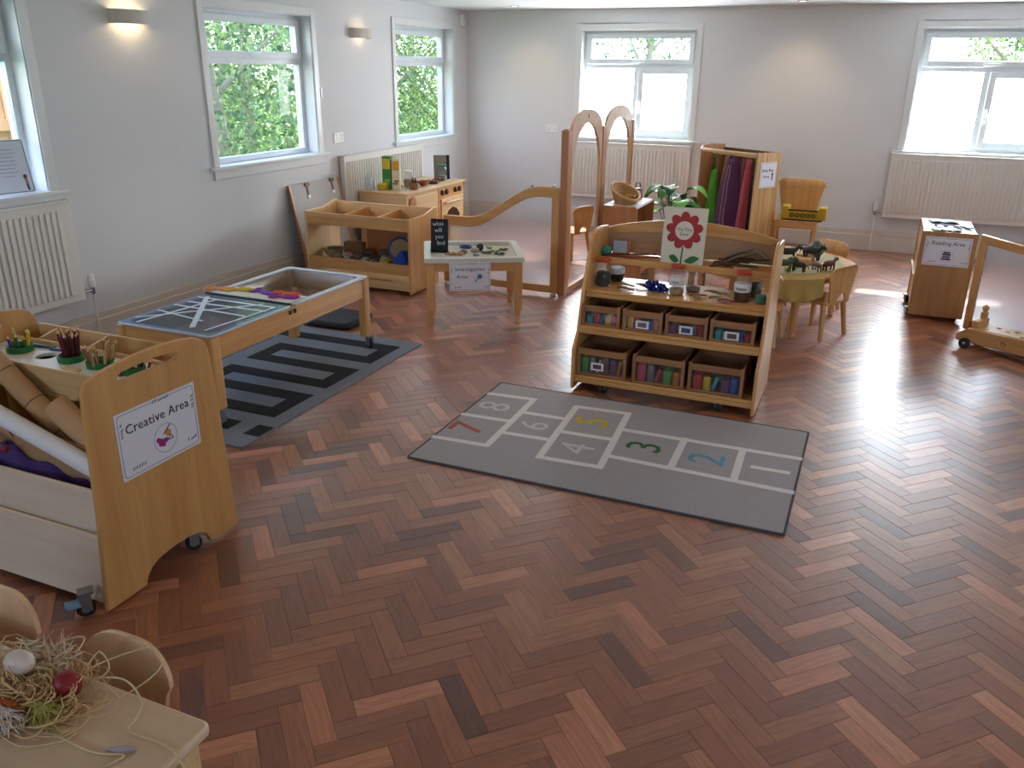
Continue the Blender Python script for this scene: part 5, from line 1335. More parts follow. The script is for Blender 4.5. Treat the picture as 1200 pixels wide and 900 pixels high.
def crate(x0, x1, y0, z0, h, label, cols, card, seed, kind=0, d=.30):
    t = thing('toy_crate', label, 'crate', ((x0+x1)/2, y0+d/2, z0), 0, 'crates on the sloping shelf')
    CW = crate_w('x'); y1 = y0+d; pw = .018
    for x in (x0, x1-pw):
        for y in (y0, y1-pw): build(MB().box(x, x+pw, y, y+pw, z0, z0+h+.006), 'corner_post', crate_w('z'), t, bevel=.002)
    for y, th in ((y0+.003, .011), (y1-.014, .011)):
        build(MB().box(x0+pw, x1-pw, y, y+th, z0+h-.034, z0+h), 'top_rail', CW, t, bevel=.002)
        build(MB().box(x0+pw, x1-pw, y, y+th, z0+.002, z0+.014), 'bottom_rail', CW, t, bevel=.002)
    for x in (x0+.003, x1-.014):
        build(MB().box(x, x+.011, y0+pw, y1-pw, z0+h-.034, z0+h), 'top_rail', crate_w('y'), t, bevel=.002)
        build(MB().box(x+.003, x+.008, y0+pw, y1-pw, z0+.002, z0+h-.034), 'side_slat', crate_w('y'), t)
    build(MB().box(x0+pw, x1-pw, y1-.010, y1-.006, z0+.014, z0+h-.034), 'back_slat', CW, t)
    build(MB().box(x0+.004, x1-.004, y0+.012, y1-.014, z0+.001, z0+.006), 'crate_floor', CW, t)
    build(MB().box(x0+pw, x1-pw, y0+.007, y0+.009, z0+.014, z0+h-.034), 'clear_front', CLEARJ, t, smooth=0)
    if card:
        cx = x0+(x1-x0)*card; cz = z0+.014+(h-.05)*.42
        co = build(MB().box(cx-.036, cx+.036, y0+.0025, y0+.0065, cz-.022, cz+.022), 'name_card', PAPER, t)
        build(MB().box(cx-.024, cx+.024, y0+.0019, y0+.0025, cz-.013, cz+.013), 'card_picture', plain('cardpic_%d' % seed, ['#6a5a78', '#4a3f52', '#7a6a78', '#35517a', '#5a4a4a', '#6a3a4a', '#3a4a6a'][seed % 7], .6, var=.5, scale=120), co)
    rg = random.Random(seed); rowname = label
    W_ = x1-x0-2*pw-.01
    n = len(cols)
    for i, c in enumerate(cols):
        w_ = W_/n; cx = x0+pw+.005+w_*(i+.5); zz_ = z0+.0065
        lb = label.replace('wooden crate', 'toy').split(',')[0]
        nm = '%s toy piece in the crate %s' % (c[0], kind)
        g = (h-.05)*rg.uniform(.65, 1.0)
        if i % 3 == 0: m = MB().box(cx-w_*.46, cx+w_*.46, y0+.02, y0+.13, zz_, zz_+g); bv = .006
        elif i % 3 == 1: m = MB().lathe([(w_*.40, zz_), (w_*.46, zz_+.006), (w_*.44, zz_+g*.9), (w_*.30, zz_+g)], (cx, y0+.02+w_*.48, 0), 12); bv = .0
        else:
            m = MB().tube([(cx-w_*.35, y0+.04, zz_+w_*.2), (cx+w_*.1, y0+.045, zz_+g*.8), (cx+w_*.3, y0+.08, zz_+g*.55)], w_*.2, 8); bv = .0
        one(m, 'toy_piece', plain('tp_'+c[1].strip('#'), c[1], .45, var=.15), nm, 'toy', None, bevel=bv)
T1 = .3625; 
Rd, Bl, Yl, Gn, Or, Pk, Tl, Wt, Pu, Gy, Br = ('red', '#c42c2e'), ('blue', '#2a55b8'), ('yellow', '#dcb52c'), ('green', '#549a3e'), ('orange', '#e0762c'), ('pink', '#d4506a'), ('teal', '#34a4b8'), ('white', '#e2dfd8'), ('purple', '#6a3a6e'), ('grey', '#77747a'), ('brown', '#6e4a34')
crate(-1.398, -1.18, 4.268, T1, .115, 'wooden crate of flat coloured sticks, leftmost in the upper row', [Tl, Rd, Bl, Yl, Pk], 0, 1, 'leftmost in the upper row')
crate(-1.165, -.945, 4.268, T1, .115, 'wooden crate of red and yellow toys with a name card, second in the upper row', [Yl, Rd, Wt, Bl, Or], .5, 2, 'second in the upper row')
crate(-.93, -.705, 4.268, T1, .115, 'wooden crate of dark purple toys with a name card, third in the upper row', [Pu, Br, Pk, Gy, Rd], .5, 3, 'third in the upper row')
crate(-.692, -.462, 4.268, T1, .115, 'wooden crate of pale blue and cream toys with a name card, rightmost upper row', [Tl, Wt, Yl, Bl, Rd], .5, 4, 'rightmost in the upper row')
crate(-1.398, -1.115, 4.213, .0895, .155, 'wooden crate of mottled grey toys with a name card, leftmost in the bottom row', [Gn, Gy, Wt, Br, Pu, Or], .42, 5, 'leftmost in the bottom row')
crate(-1.08, -.795, 4.213, .0895, .155, 'wooden crate of pink and orange tubs, middle of the bottom row', [Pk, Gy, Rd, Gn, Or], 0, 6, 'in the middle of the bottom row')
crate(-.775, -.485, 4.213, .0895, .155, 'wooden crate of red and blue bricks, rightmost in the bottom row', [Rd, Yl, Tl, Pu, Bl], 0, 7, 'rightmost in the bottom row')
ZJ = .5455
jar(-1.345, 4.475, ZJ, .145, .043, '#b8452a', 'tall jar of dark beads with an orange-red lid at the shelf left end', '#3a3d42', .55)
jar(-1.315, 4.64, ZJ, .115, .043, '#3a3d42', 'dark-lidded jar of black beads behind the left jar', '#2b2b2f', .5, True)
jar(-.925, 4.465, ZJ, .15, .042, '#b8452a', 'jar with an orange-red lid and white label beside the blue tinsel', '#b59a78', .22, 'rice')
jar(-.855, 4.57, ZJ, .125, .042, None, 'empty open glass jar behind the middle labelled jar', '#8a8076', .18)
jar(-.575, 4.47, ZJ, .15, .044, '#b8452a', 'jar of dark red beans with an orange-red lid and white label', '#5a2f26', .32, 'beans')
jar(-.475, 4.46, ZJ, .12, .03, None, 'open jar of pale green glass beads at the shelf right end', '#4a8a7a', .35)
jar(-.525, 4.60, ZJ, .12, .036, None, 'open jar holding a dark pine cone behind the green beads', '#3a2f28', .6)
m = MB(); rg = random.Random(9)
for k in range(26):
    p = Vector((-1.02+rg.uniform(-.06, .05), 4.48+rg.uniform(-.04, .05), ZJ+.004)); d = Vector((rg.uniform(-1, 1), rg.uniform(-1, 1), rg.uniform(.1, 1.2))).normalized()*.06
    s_ = d.orthogonal().normalized()*.007; m.add([p-s_, p+s_, p+d+s_, p+d-s_], [(0, 1, 2, 3)])
tn = one(m, 'blue_tinsel', plain('tinsel_blue', '#1a2f8f', .25, metal=.3, var=.4), 'crumpled shiny blue tinsel beside the middle jar', 'tinsel', solid=.001)
def leafy(x, y, z, c, rz, L, label, name='dry_leaf'):
    m = MB()
    def lf(u, v):
        w_ = L*.28*math.sin(PI*u**.9); p = Vector((L*(u-.5), w_*(v*2-1), .006+.004*math.sin(u*5)+.006*abs(v*2-1)))
        p.rotate(Matrix.Rotation(rz, 3, 'Z')); return Vector((x, y, z))+p
    m.grid(lf, 8, 4); one(m, name, plain('dl_'+c.strip('#'), c, .7, var=.25), label, 'leaf', solid=.0015, smooth=60)
for i, (x, y, c, rz, lb) in enumerate([(-1.22, 4.50, '#b59a2c', .3, 'yellow leaf right of the tall bead jar'), (-1.13, 4.53, '#a08a4a', -.4, 'olive-tan leaf left of the blue tinsel'), (-1.20, 4.42, '#7a5530', .1, 'narrow brown leaf at the shelf front left'), (-.80, 4.45, '#9a5a3a', .6, 'rusty leaf right of the labelled rice jar'), (-.74, 4.55, '#b08a5a', -.2, 'tan leaf at the back between the jars'), (-.69, 4.43, '#7f7a30', .2, 'olive leaf at the shelf front right'), (-.655, 4.52, '#a0902c', -.5, 'yellowish leaf left of the bean jar'), (-.64, 4.40, '#8f3a34', .35, 'dark red leaf at the shelf front beside the bean jar')]):
    leafy(x, y, ZJ+.001, c, rz, .10, lb)
ZU = .6955
bk = thing('picture_book', 'white picture book with a big red flower standing on the crate shelf', 'book', (-.925, 4.535, ZU))
Mb = frame_M((-.925, 4.527, ZU), (.999, .03, 0), (0, .13, .99))
build(MB().box(-.113, .113, 0, .305, -.012, -.0015, M=Mb), 'pages', PAPER, bk)
build(MB().box(-.116, .116, 0, .308, -.0015, 0, M=Mb).box(-.116, .116, 0, .308, -.0135, -.012, M=Mb), 'cover', plain('book_cover', '#d6d0c0', .4, var=.05, scale=60), bk)
fl = MB(); 
for k in range(9):
    a = 2*PI*k/9+.2; cx, cy = .068*math.cos(a), .185+.068*math.sin(a)
    fl.prism([[(cx+.034*math.cos(q)*math.cos(a)-.026*math.sin(q)*math.sin(a), cy+.034*math.cos(q)*math.sin(a)+.026*math.sin(q)*math.cos(a)) for q in [2*PI*i/14 for i in range(14)]]], 'xy', .0002, .0008+k*.00006, M=Mb)
build(fl, 'flower_print', plain('petal_red', '#a01a1e', .45, var=.3, scale=40), bk, label='red petals printed on the cover')
cc = build(disc(MB(), 0, .185, .05, Mb, .0011, 24), 'flower_centre', plain('petal_white', '#d9d4c9', .5), bk)
text('The Tiny', .024, Mb @ Vector((0, .19, .0018)), Mb.to_3x3() @ Vector((1, 0, 0)), Mb.to_3x3() @ Vector((0, 1, 0)), INK, cc)
text('Seed', .024, Mb @ Vector((0, .165, .0018)), Mb.to_3x3() @ Vector((1, 0, 0)), Mb.to_3x3() @ Vector((0, 1, 0)), INK, cc)
lf_ = MB(); stroke(lf_, [(0, .095), (-.004, .0)], .009, Mb, .0002)
for s_, L in ((1, .085), (-1, .06)):
    lf_.prism([[(s_*(.012+L*u), .02+.022*u+.02*math.sin(PI*u)*k) for u, k in [(i/8, 1) for i in range(9)]+[(i/8, -1) for i in range(7, 0, -1)]]], 'xy', .0002, .0009, M=Mb)
build(lf_, 'leaf_print', plain('print_green', '#1c6a30', .5, var=.2), bk, label='green printed stem and leaves')['kind'] = 'stuff'
def rod(a, b, r, c, label, name='twig', cat='stick', n=6, mid=None):
    pts = [a, mid, b] if mid else [a, b]; one(MB().tube(pts, [r, r*.9, r*.7] if mid else [r, r*.8], n), name, plain('rod_'+c.strip('#'), c, .7, var=.2), label, cat)
rod((-1.33, 4.545, ZU+.007), (-1.06, 4.56, ZU+.022), .006, '#7a3a2a', 'long reddish stick on the upper shelf left of the book', mid=(-1.2, 4.55, ZU+.012))
rod((-1.36, 4.575, ZU+.007), (-1.08, 4.60, ZU+.03), .005, '#5a3426', 'thin dark brown stick behind the reddish one')
rod((-1.30, 4.53, ZU+.006), (-1.14, 4.527, ZU+.006), .005, '#9a4638', 'short red stick at the upper shelf front edge')
fr_ = thing('photo_cube', 'small clear cube frame with orange edges on the upper shelf left', 'frame', (-1.30, 4.64, ZU))
build(MB().box(-1.35, -1.25, 4.64, 4.65, ZU, ZU+.085), 'frame_edge', plain('frame_orange', '#b5704a', .5), fr_, bevel=.002)
build(MB().box(-1.345, -1.265, 4.6385, 4.64, ZU+.012, ZU+.08), 'picture', plain('frame_pic', '#a9b4cc', .3, var=.2, scale=30), fr_)
one(MB().ball((-1.375, 4.60, ZU+.028), (.032, .03, .028), 12, 8, jit=.08), 'teal_pom_pom', plain('teal_fluff', '#3f8f84', .95, bump=.8, scale=60), 'teal fluffy pom-pom at the upper shelf left end', 'pom-pom')
rg = random.Random(21)
names = ['thick dark twig right of the picture book', 'curved brown twig in the twig pile', 'long thin dark twig slanting up to the right', 'reddish twig at the front of the twig pile', 'pale bare twig at the back of the pile', 'short knotted twig beside the book', 'long brown twig lying low along the shelf', 'forked dark twig tip at the shelf right end', 'slim grey twig crossing the pile', 'dark red twig under the slanting ones']
cs = ['#3a2a22', '#5a3f30', '#2f2422', '#6a3a30', '#8a7460', '#4a3428', '#5f4434', '#33282a', '#6f6258', '#5a2a26']
for i in range(10):
    x0_ = -.79+rg.uniform(0, .12); x1_ = x0_+rg.uniform(.16, .30); y_ = 4.535+.014*i
    z1_ = ZU+.01+rg.uniform(.01, .09)*(1 if i % 3 else .2)
    x1_ = min(x1_, -.46)
    rod((x0_, y_, ZU+.006+.002*i), (x1_, y_+.01, z1_), .0055, cs[i], names[i], mid=((x0_+x1_)/2, y_+.012, (ZU+.012+z1_)/2+.012))
m = MB()
def drift(u, v): return Vector((-.72+.2*u, 4.69-.012*v, ZU+.03*v+.075*v*math.sin(PI*u)))
one(MB().tube([(-.72, 4.685, ZU+.016), (-.64, 4.685, ZU+.07), (-.54, 4.685, ZU+.075), (-.48, 4.685, ZU+.03)], [.012, .018, .016, .01], 8), 'driftwood', plain('driftwood', '#8f8474', .85, var=.3, scale=30, bump=.5), 'pale grey curved driftwood at the back of the upper shelf', 'driftwood')
lying((-.64, 4.525, ZU+.009), (-.56, 4.525, ZU+.009), .008, 'wooden_peg', plain('peg_pink', '#b98a7a', .6), 'pinkish wooden peg at the upper shelf front right', 'peg')

# ------------------------------------------------------------------ round table with animals
def round_table():
    cx, cy, R_, h = -.62, 6.2, .575, .425
    t = thing('round_table', 'round low wooden table under small-world toys behind the crate shelf', 'table', (cx, cy, 0))
    build(MB().prism([circle(cx, cy, R_, 40)], 'xy', h-.022, h), 'tabletop', beech('x'), t, bevel=.006)
    for a in (-62, 28, 118, 208):
        x, y = cx+.50*math.cos(rad(a)), cy+.50*math.sin(rad(a))
        lg = build(MB().tube([(x, y, h-.022), (x, y, .04)], [.03, .024], 12), 'leg', beech('z'), t)
        build(MB().lathe([(.018, 0), (.024, .008), (.024, .016), (.017, .022), (.025, .03), (.024, .04)], (x, y, 0), 12), 'turned_foot', beech('z'), lg)
    build(MB().prism([circle(cx, cy, .49, 32), circle(cx, cy, .47, 32)], 'xy', h-.07, h-.022), 'apron', beech('x'), t)
round_table()
m = MB()
def drape(u, v):
    x = -.62+(-.25+.62*u); y0_ = 6.2-.585
    xx = -.50+.28*u
    if v < .45:
        yy = 5.66+.55*(1-v/.45); zz_ = .427+.002*math.sin(u*9)
        yb_ = 6.2-math.sqrt(max(.585**2-(xx+.62)**2, 0)); yy = yb_+(6.25-yb_)*(1-v/.45)
    else:
        k = (v-.45)/.55; yb_ = 6.2-math.sqrt(max(.592**2-(xx+.62)**2, 0)); yy = yb_-.012-.02*k+.012*math.sin(u*16)*k; zz_ = .424-.15*k*(.75+.25*math.sin(u*3))
    return Vector((xx, yy, zz_))
m.grid(drape, 30, 22)
one(m, 'yellow_cloth', plain('cloth_yellow', '#b0924e', .9, var=.2, scale=14, bump=.1), 'mustard yellow cloth draped over the round table front', 'cloth', solid=.003, smooth=60)
m = MB()
m.grid(lambda u, v: Vector((-.62+.50*math.sqrt(u)*math.cos(v*2*PI), 6.22+.50*math.sqrt(u)*math.sin(v*2*PI), .4295+.0015*math.sin(u*30))), 8, 32)
one(m, 'green_cloth', plain('cloth_green', '#b3ac86', .9, var=.25, scale=10), 'pale green cloth spread over the round table top', 'cloth', solid=.002, smooth=60)
ZR = .4325
def animal(x, y, rz, s, c, label):
    M = Matrix.Translation((x, y, ZR)) @ Matrix.Rotation(rz, 4, 'Z') @ Matrix.Scale(s, 4)
    t = thing('toy_animal', label, 'toy animal', (x, y, ZR), rz)
    b = MB(); b.tube([M @ Vector(p) for p in ((-.06, 0, .05), (-.045, 0, .058), (0, 0, .06), (.045, 0, .062), (.06, 0, .075), (.075, 0, .092), (.095, 0, .088), (.105, 0, .08))], [q*s for q in (.012, .024, .027, .024, .016, .014, .015, .008)], 10)
    for px in (-.045, .045):
        for py in (-.015, .015): b.tube([M @ Vector((px, py, .05)), M @ Vector((px+.004, py, .025)), M @ Vector((px, py, 0))], [q*s for q in (.011, .007, .008)], 7)
    b.tube([M @ Vector(p) for p in ((-.062, 0, .058), (-.08, 0, .05), (-.085, 0, .03))], [q*s for q in (.006, .004, .003)], 6)
    for py in (-.01, .01): b.tube([M @ Vector((.08, py, .098)), M @ Vector((.078, py*1.6, .115))], [.005*s, .001*s], 6)
    o = build(b, 'body', plain('an_'+c.strip('#'), c, .5, var=.2, scale=40), t, smooth=60)
for a in [(-.50, 5.84, .4, .9, '#3d4a2c', 'dark green toy animal at the round table front left'), (-.40, 5.86, 2.8, .8, '#2c2a24', 'black-brown toy animal beside the green one'), (-.52, 6.22, .2, 1.0, '#1f1d1e', 'black and grey toy animal standing at the table middle'), (-.36, 6.30, -.5, 1.1, '#26292b', 'large dark toy animal at the table back right'), (-.22, 5.98, .9, .8, '#5a2a2a', 'dark red toy animal at the table right'), (-.29, 5.93, 2.2, .7, '#7a5a4a', 'brown toy animal beside the dark red one'), (-.62, 6.32, 1.2, .9, '#c0a0a0', 'pale pink toy animal at the table left')]:
    animal(*a)
one(MB().box(-.50, -.32, 6.10, 6.20, ZR, ZR+.035), 'wooden_block', beech('x'), 'flat wooden block under the toy animals at the table middle', 'block', bevel=.004)
one(MB().prism([[(-.47, 6.38), (-.40, 6.34), (-.33, 6.42), (-.42, 6.46)]], 'xy', ZR, ZR+.02), 'wood_slice', pale('x'), 'small pale wood slice at the back of the round table', 'wood slice', bevel=.004)
stone(-.33, 6.42, ZR, (.06, .045, .06), '#6a7068', 'grey-green rock at the back of the round table', jit=.15)
for i, (x, y, c) in enumerate([(-.46, 5.78, '#5f7a34'), (-.42, 5.95, '#8a9a50')]):
    m = MB(); rg = random.Random(i)
    for k in range(14):
        a = rg.uniform(0, 6.28); L = rg.uniform(.03, .06); p = Vector((x, y, ZR+.001)); d = Vector((math.cos(a)*.7, math.sin(a)*.7, rg.uniform(.2, .9)))*L; s_ = Vector((-math.sin(a), math.cos(a), 0))*.008
        m.add([p, p+d*.6+s_, p+d, p+d*.6-s_], [(0, 1, 2, 3)])
    one(m, 'toy_plant', plain('tpl_'+c.strip('#'), c, .6), ['dark green toy plant at the front edge of the round table', 'light green toy plant at the middle of the round table'][i], 'toy plant', solid=.001)

# ------------------------------------------------------------------ reading area box
def reading_box():
    x0, x1, y0, y1 = .345, .705, 6.62, 7.22
    t = thing('book_box', 'tall wooden box on castors with a Reading Area sign below right back window', 'box', ((x0+x1)/2, (y0+y1)/2, 0))
    h = .645
    build(MB().box(x0, x1, y0, y0+.018, .03, h), 'end_panel', wood('box_end', '#b98750', '#9a6c3c', 'z', .4), t, bevel=.005)
    build(MB().box(x0, x1, y1-.018, y1, .03, h), 'end_panel', honey('z'), t, bevel=.005)
    build(MB().box(x0+.01, x0+.028, y0+.018, y1-.018, .06, h-.01), 'side_panel', pale('y'), t, bevel=.003)
    build(MB().box(x1-.028, x1-.01, y0+.018, y1-.018, .06, h-.01), 'side_panel', pale('y'), t, bevel=.003)
    build(MB().box(x0+.01, x1-.01, y0+.018, y1-.018, h-.022, h-.004), 'top_panel', plain('box_top', '#e2e2e0', .25), t, bevel=.003)
    build(MB().box(x0-.012, x0+.01, y0+.04, y1-.02, .30, .32), 'shelf_lip', pale('y'), t, bevel=.003)
    for x, y in ((x0+.0, y0+.10), (x0+.0, y1-.10), (x1-.05, y0+.06), (x1-.05, y1-.06)): castor(t, x, y, .026, .062, .4)
    def icon(s, M, w_, h_):
        g = MB(); ring(g, 0, -.03, .045, .0015, M); build(g, 'circle_print', plain('sign_border', '#8f93a8', .6), s)
        for k, (yy, ww, c) in enumerate(((-.052, .026, '#3a3550'), (-.036, .022, '#6a4a6a'), (-.02, .024, '#2f3a55'), (-.006, .018, '#4a3a4a'))):
            g = MB(); stroke(g, [(-ww, yy), (ww, yy)], .012, M); build(g, 'book_print', plain('bkp_%d' % k, c, .6), s)
    sign(t, frame_M(((x0+x1)/2+.0, y0-.0004, .508), (1, 0, 0), (0, 0, 1)), .30, .205, [('Reading Area', 0, .28, 1)], .037, icon)
reading_box()
for i, (x, y, w_, h_, rz, c, lb) in enumerate([(.50, 7.08, .20, .14, .15, '#8fb0b4', 'pale teal open book at the back of the reading box top'), (.56, 6.88, .23, .07, -.2, '#3b4470', 'navy blue fabric strip lying across the reading box top'), (.50, 6.70, .20, .10, .12, '#c9cdd2', 'white book at the front of the reading box top')]):
    M = Matrix.Translation((x, y, .6425)) @ Matrix.Rotation(rz, 4, 'Z')
    if i == 1:
        m = MB(); m.grid(lambda u, v: M @ Vector((-.13+.26*u, -.03+.06*v+.02*math.sin(u*5), .004+.008*math.sin(u*11)**2)), 20, 4); one(m, 'fabric_strip', plain('strip_navy', c, .85, var=.2), lb, 'fabric', solid=.004, smooth=60)
        one(MB().tube([M @ Vector((.03+.03*math.cos(a), -.045+.02*math.sin(a), .010)) for a in [2*PI*k/14 for k in range(14)]], .005, 6, closed=True), 'key_ring', CHROME, 'small metal ring on the navy fabric strip', 'ring')
    else:
        t = thing('open_book', lb, 'book', (x, y, .6415), rz)
        build(MB().box(-w_/2, w_/2, -h_/2, h_/2, -.001, .002, M=M), 'cover', plain('ob_'+c.strip('#'), '#4a525c', .5), t)
        pg = MB()
        def pgf(u, v): a = abs(u*2-1); return M @ Vector((-w_/2+.006+(w_-.012)*u, -h_/2+.005+(h_-.01)*v, .003+.012*math.sin(a*PI)*.8+.002))
        pg.grid(pgf, 16, 3); build(pg, 'pages', plain('obp_'+c.strip('#'), c, .6), t, solid=.001)

# ------------------------------------------------------------------ frosted screen on a toy truck base, at right
DV = Vector((.34, -.2, 0)).normalized(); AN = math.atan2(DV.y, DV.x)
SC = Matrix.Translation((.70, 6.40, 0)) @ Matrix.Rotation(AN, 4, 'Z')     # local x runs along the panel towards camera right
def right_screen():
    t = thing('frosted_screen', 'low frosted room divider with a curved top rail at the right, beside the reading box', 'partition', (.70, 6.40, 0), AN)
    Ln = 1.0
    def zt(x): return .685-.30*x*.45+.05*x*x
    xs = [i*Ln/16 for i in range(17)]
    build(MB().prism([[(x, zt(x)) for x in xs]+[(x, zt(x)-.055) for x in reversed(xs)]], 'xz', -.017, .017, M=SC), 'top_rail', beech('x'), t, bevel=.005)
    build(MB().box(0, .045, -.017, .017, .03, .64, M=SC), 'side_post', beech('z'), t, bevel=.004)
    build(MB().box(Ln-.045, Ln, -.017, .017, .03, zt(Ln)-.055, M=SC), 'side_post', beech('z'), t, bevel=.004)
    build(MB().box(.045, Ln-.045, -.017, .017, .03, .09, M=SC), 'bottom_rail', red_beech('x'), t, bevel=.004)
    xi = [.045+(Ln-.09)*i/12 for i in range(13)]
    build(MB().prism([[(x, zt(x)-.05) for x in xi]+[(Ln-.045, .085), (.045, .085)]], 'xz', -.003, .003, M=SC), 'frosted_sheet', frosted(), t, smooth=0, label='frosted translucent acrylic sheet')
    for x in (.03, Ln-.03): build(MB().lathe([(.016, 0), (.02, .01), (.014, .03)], SC @ Vector((x, 0, 0)), 12), 'foot', WHITEP, t)
right_screen()
TK = Matrix.Translation((.625, 6.035, 0)) @ Matrix.Rotation(math.atan2(-.212, .385), 4, 'Z')
def truck():
    a = math.atan2(-.212, .385)
    t = thing('peg_truck', 'long low wooden toy truck with round holes in its deck below the right screen', 'toy truck', (.625, 6.035, 0), a)
    W_ = .21; Ln = 1.0
    prof = [(0, .045), (.03, .04), (Ln, .04), (Ln, .135), (.07, .135), (.0, .085)]
    for y in (0, W_-.02): build(MB().prism([prof], 'xz', y, y+.02, M=TK), 'side_board', beech('x'), t, bevel=.005)
    holes = [circle(.16+.11*i, .055+.05*(i % 2)+.0, .016, 14) for i in range(7)]+[circle(.20+.11*i, .15, .016, 14) for i in range(6)]
    build(MB().prism([[(.085, .021), (Ln, .021), (Ln, W_-.021), (.085, W_-.021)]]+holes, 'xy', .128, .138, M=TK), 'deck', pale('x'), t)
    build(MB().box(.04, Ln-.04, .021, W_-.021, .05, .06, M=TK), 'floor_board', beech('x'), t)
    build(MB().box(.0+.07, .12, .03, W_-.03, .138, .185, M=TK), 'cab_block', beech('y'), t, bevel=.008)
    build(MB().lathe([(.022, 0), (.022, .04), (.013, .05), (.02, .065), (.02, .08), (.006, .092)], TK @ Vector((.10, .13, .185)), 14), 'peg', beech('z'), t)
    for x in (.07, Ln-.1):
        for y in (-.012, W_+.012):
            R = TK @ Matrix.Translation((x, y, .036)) @ Matrix.Rotation(PI/2, 4, 'X')
            wl = build(MB().lathe([(.02, -.011), (.033, -.011), (.036, -.007), (.036, .007), (.033, .011), (.02, .011)], n=22, M=R), 'wheel', RUBBER, t)
            build(MB().lathe([(.008, -.0125), (.01, -.0115), (.01, .0115), (.008, .0125)], n=12, M=R), 'hub', CHROME, wl)
    mk = MB(); Ml = TK @ frame_M((.30, -.0004, .085), (1, 0, 0), (0, 0, 1))
    text('Pa', .04, Ml @ Vector((0, 0, .0006)), Ml.to_3x3() @ Vector((1, 0, 0)), (0, 0, 1), plain('brand_burn', '#7a4f2a', .7), t, name='burnt_mark', label='small brown burnt-in mark')
truck()

# ------------------------------------------------------------------ near table, chairs and nest
def near_table():
    x0, x1, y0, y1, h = -2.30, -1.07, .38, .993, .46
    t = thing('near_table', 'low pale wooden table with rounded edges in the bottom left foreground', 'table', ((x0+x1)/2, (y0+y1)/2, 0))
    build(MB().prism([rrect(x0, x1, y0, y1, .018)], 'xy', h-.026, h), 'tabletop', wood('table_ply', '#e0c3a4', '#d2b08c', 'x', .35), t, bevel=.007)
    for x in (x0+.02, x1-.07):
        for y in (y0+.02, y1-.07): build(MB().prism([rrect(x, x+.05, y, y+.05, .01)], 'xy', 0, h-.026), 'leg', pale('z'), t, bevel=.003)
    build(MB().box(x0+.07, x1-.07, y1-.055, y1-.037, h-.09, h-.026), 'apron', pale('x'), t); build(MB().box(x0+.07, x1-.07, y0+.037, y0+.055, h-.09, h-.026), 'apron', pale('x'), t)
    build(MB().box(x1-.055, x1-.037, y0+.07, y1-.07, h-.09, h-.026), 'apron', pale('y'), t); build(MB().box(x0+.037, x0+.055, y0+.07, y1-.07, h-.09, h-.026), 'apron', pale('y'), t)
near_table()
nc = chair(-1.40, .93, PI, 'beech child chair tucked behind the near table, right of the pair', 'chairs at the near table', seat_h=.27, back_top=.49, W_=.255, hole=False, splay=.01, cr=.10, back_m=wood('near_back', '#dab48e', '#cb9f76', 'z', .4))
dup(nc, (-1.83, .945, 0), PI, 'beech child chair tucked behind the near table, left of the pair')
ZT = .4605
nest = thing('raffia_nest', 'loose nest of pale raffia strands on the near table', 'nest', (-1.46, .90, ZT))
rg = random.Random(17); m = MB()
for k in range(230):
    a0_ = rg.uniform(0, 2*PI); r0 = rg.uniform(.015, .125); sp = rg.uniform(.6, 2.6); zb = ZT+rg.uniform(.004, .06)*(1.15-r0/.16); pts = []
    cx, cy = -1.475+rg.gauss(0, .03), .895+rg.gauss(0, .022)
    for i in range(9):
        a = a0_+sp*i/8; r = r0*(1+.3*math.sin(i*.9+k)); pts.append((cx+r*math.cos(a)*1.15, cy+r*math.sin(a)*.75, max(ZT+.003, zb+.018*math.sin(i*.7+k))))
    m.tube(pts, rg.uniform(.0009, .0016), 4, caps=False)
build(m, 'strands', plain('raffia', '#d8b584', .8, var=.2, scale=30), nest, smooth=60)['kind'] = 'stuff'
def strand(pts, label, r=.0017):
    P_ = []
    for i in range(len(pts)-1):
        p0, p1, p2, p3 = [Vector(pts[max(0, min(len(pts)-1, i+d))]) for d in (-1, 0, 1, 2)]
        for k in range(6):
            u = k/6; P_.append(.5*((2*p1)+(-p0+p2)*u+(2*p0-5*p1+4*p2-p3)*u*u+(-p0+3*p1-3*p2+p3)*u**3))
    P_.append(Vector(pts[-1]))
    return build(MB().tube(P_, r, 5), 'long_strand', plain('raffia_light', '#d6bf96', .7), nest, smooth=60)
strand([(-1.40, .97, ZT+.03), (-1.33, 1.02, ZT+.06), (-1.27, 1.05, ZT+.075), (-1.235, 1.03, ZT+.05), (-1.29, .97, ZT+.004), (-1.36, .92, ZT+.003), (-1.42, .88, ZT+.004)], '')
strand([(-1.40, .955, ZT+.02), (-1.30, .985, ZT+.035), (-1.24, .975, ZT+.01), (-1.215, .94, ZT+.004), (-1.20, .905, ZT+.0035), (-1.12, .905, ZT+.0035), (-1.06, .89, ZT+.004), (-1.0, .86, ZT-.02), (-.98, .84, ZT-.06)], '', .0022)
strand([(-1.39, .98, ZT+.04), (-1.37, 1.0, ZT+.07), (-1.33, .985, ZT+.05), (-1.36, .955, ZT+.02)], '')
strand([(-1.33, .84, ZT+.003), (-1.22, .835, ZT+.003), (-1.16, .855, ZT+.003), (-1.17, .82, ZT+.003)], '', .002)
strand([(-1.45, .80, ZT+.003), (-1.36, .79, ZT+.004), (-1.30, .83, ZT+.003), (-1.29, .86, ZT+.003)], '')
strand([(-1.52, .99, ZT+.03), (-1.49, 1.02, ZT+.05), (-1.45, 1.03, ZT+.06), (-1.44, 1.0, ZT+.05), (-1.47, .99, ZT+.04)], '', .002)
one(MB().ball((-1.505, .915, ZT+.062), (.036, .026, .024), 16, 10), 'toy_egg', plain('egg_white', '#d9c9c0', .4), 'white toy egg lying on the raffia nest', 'egg')
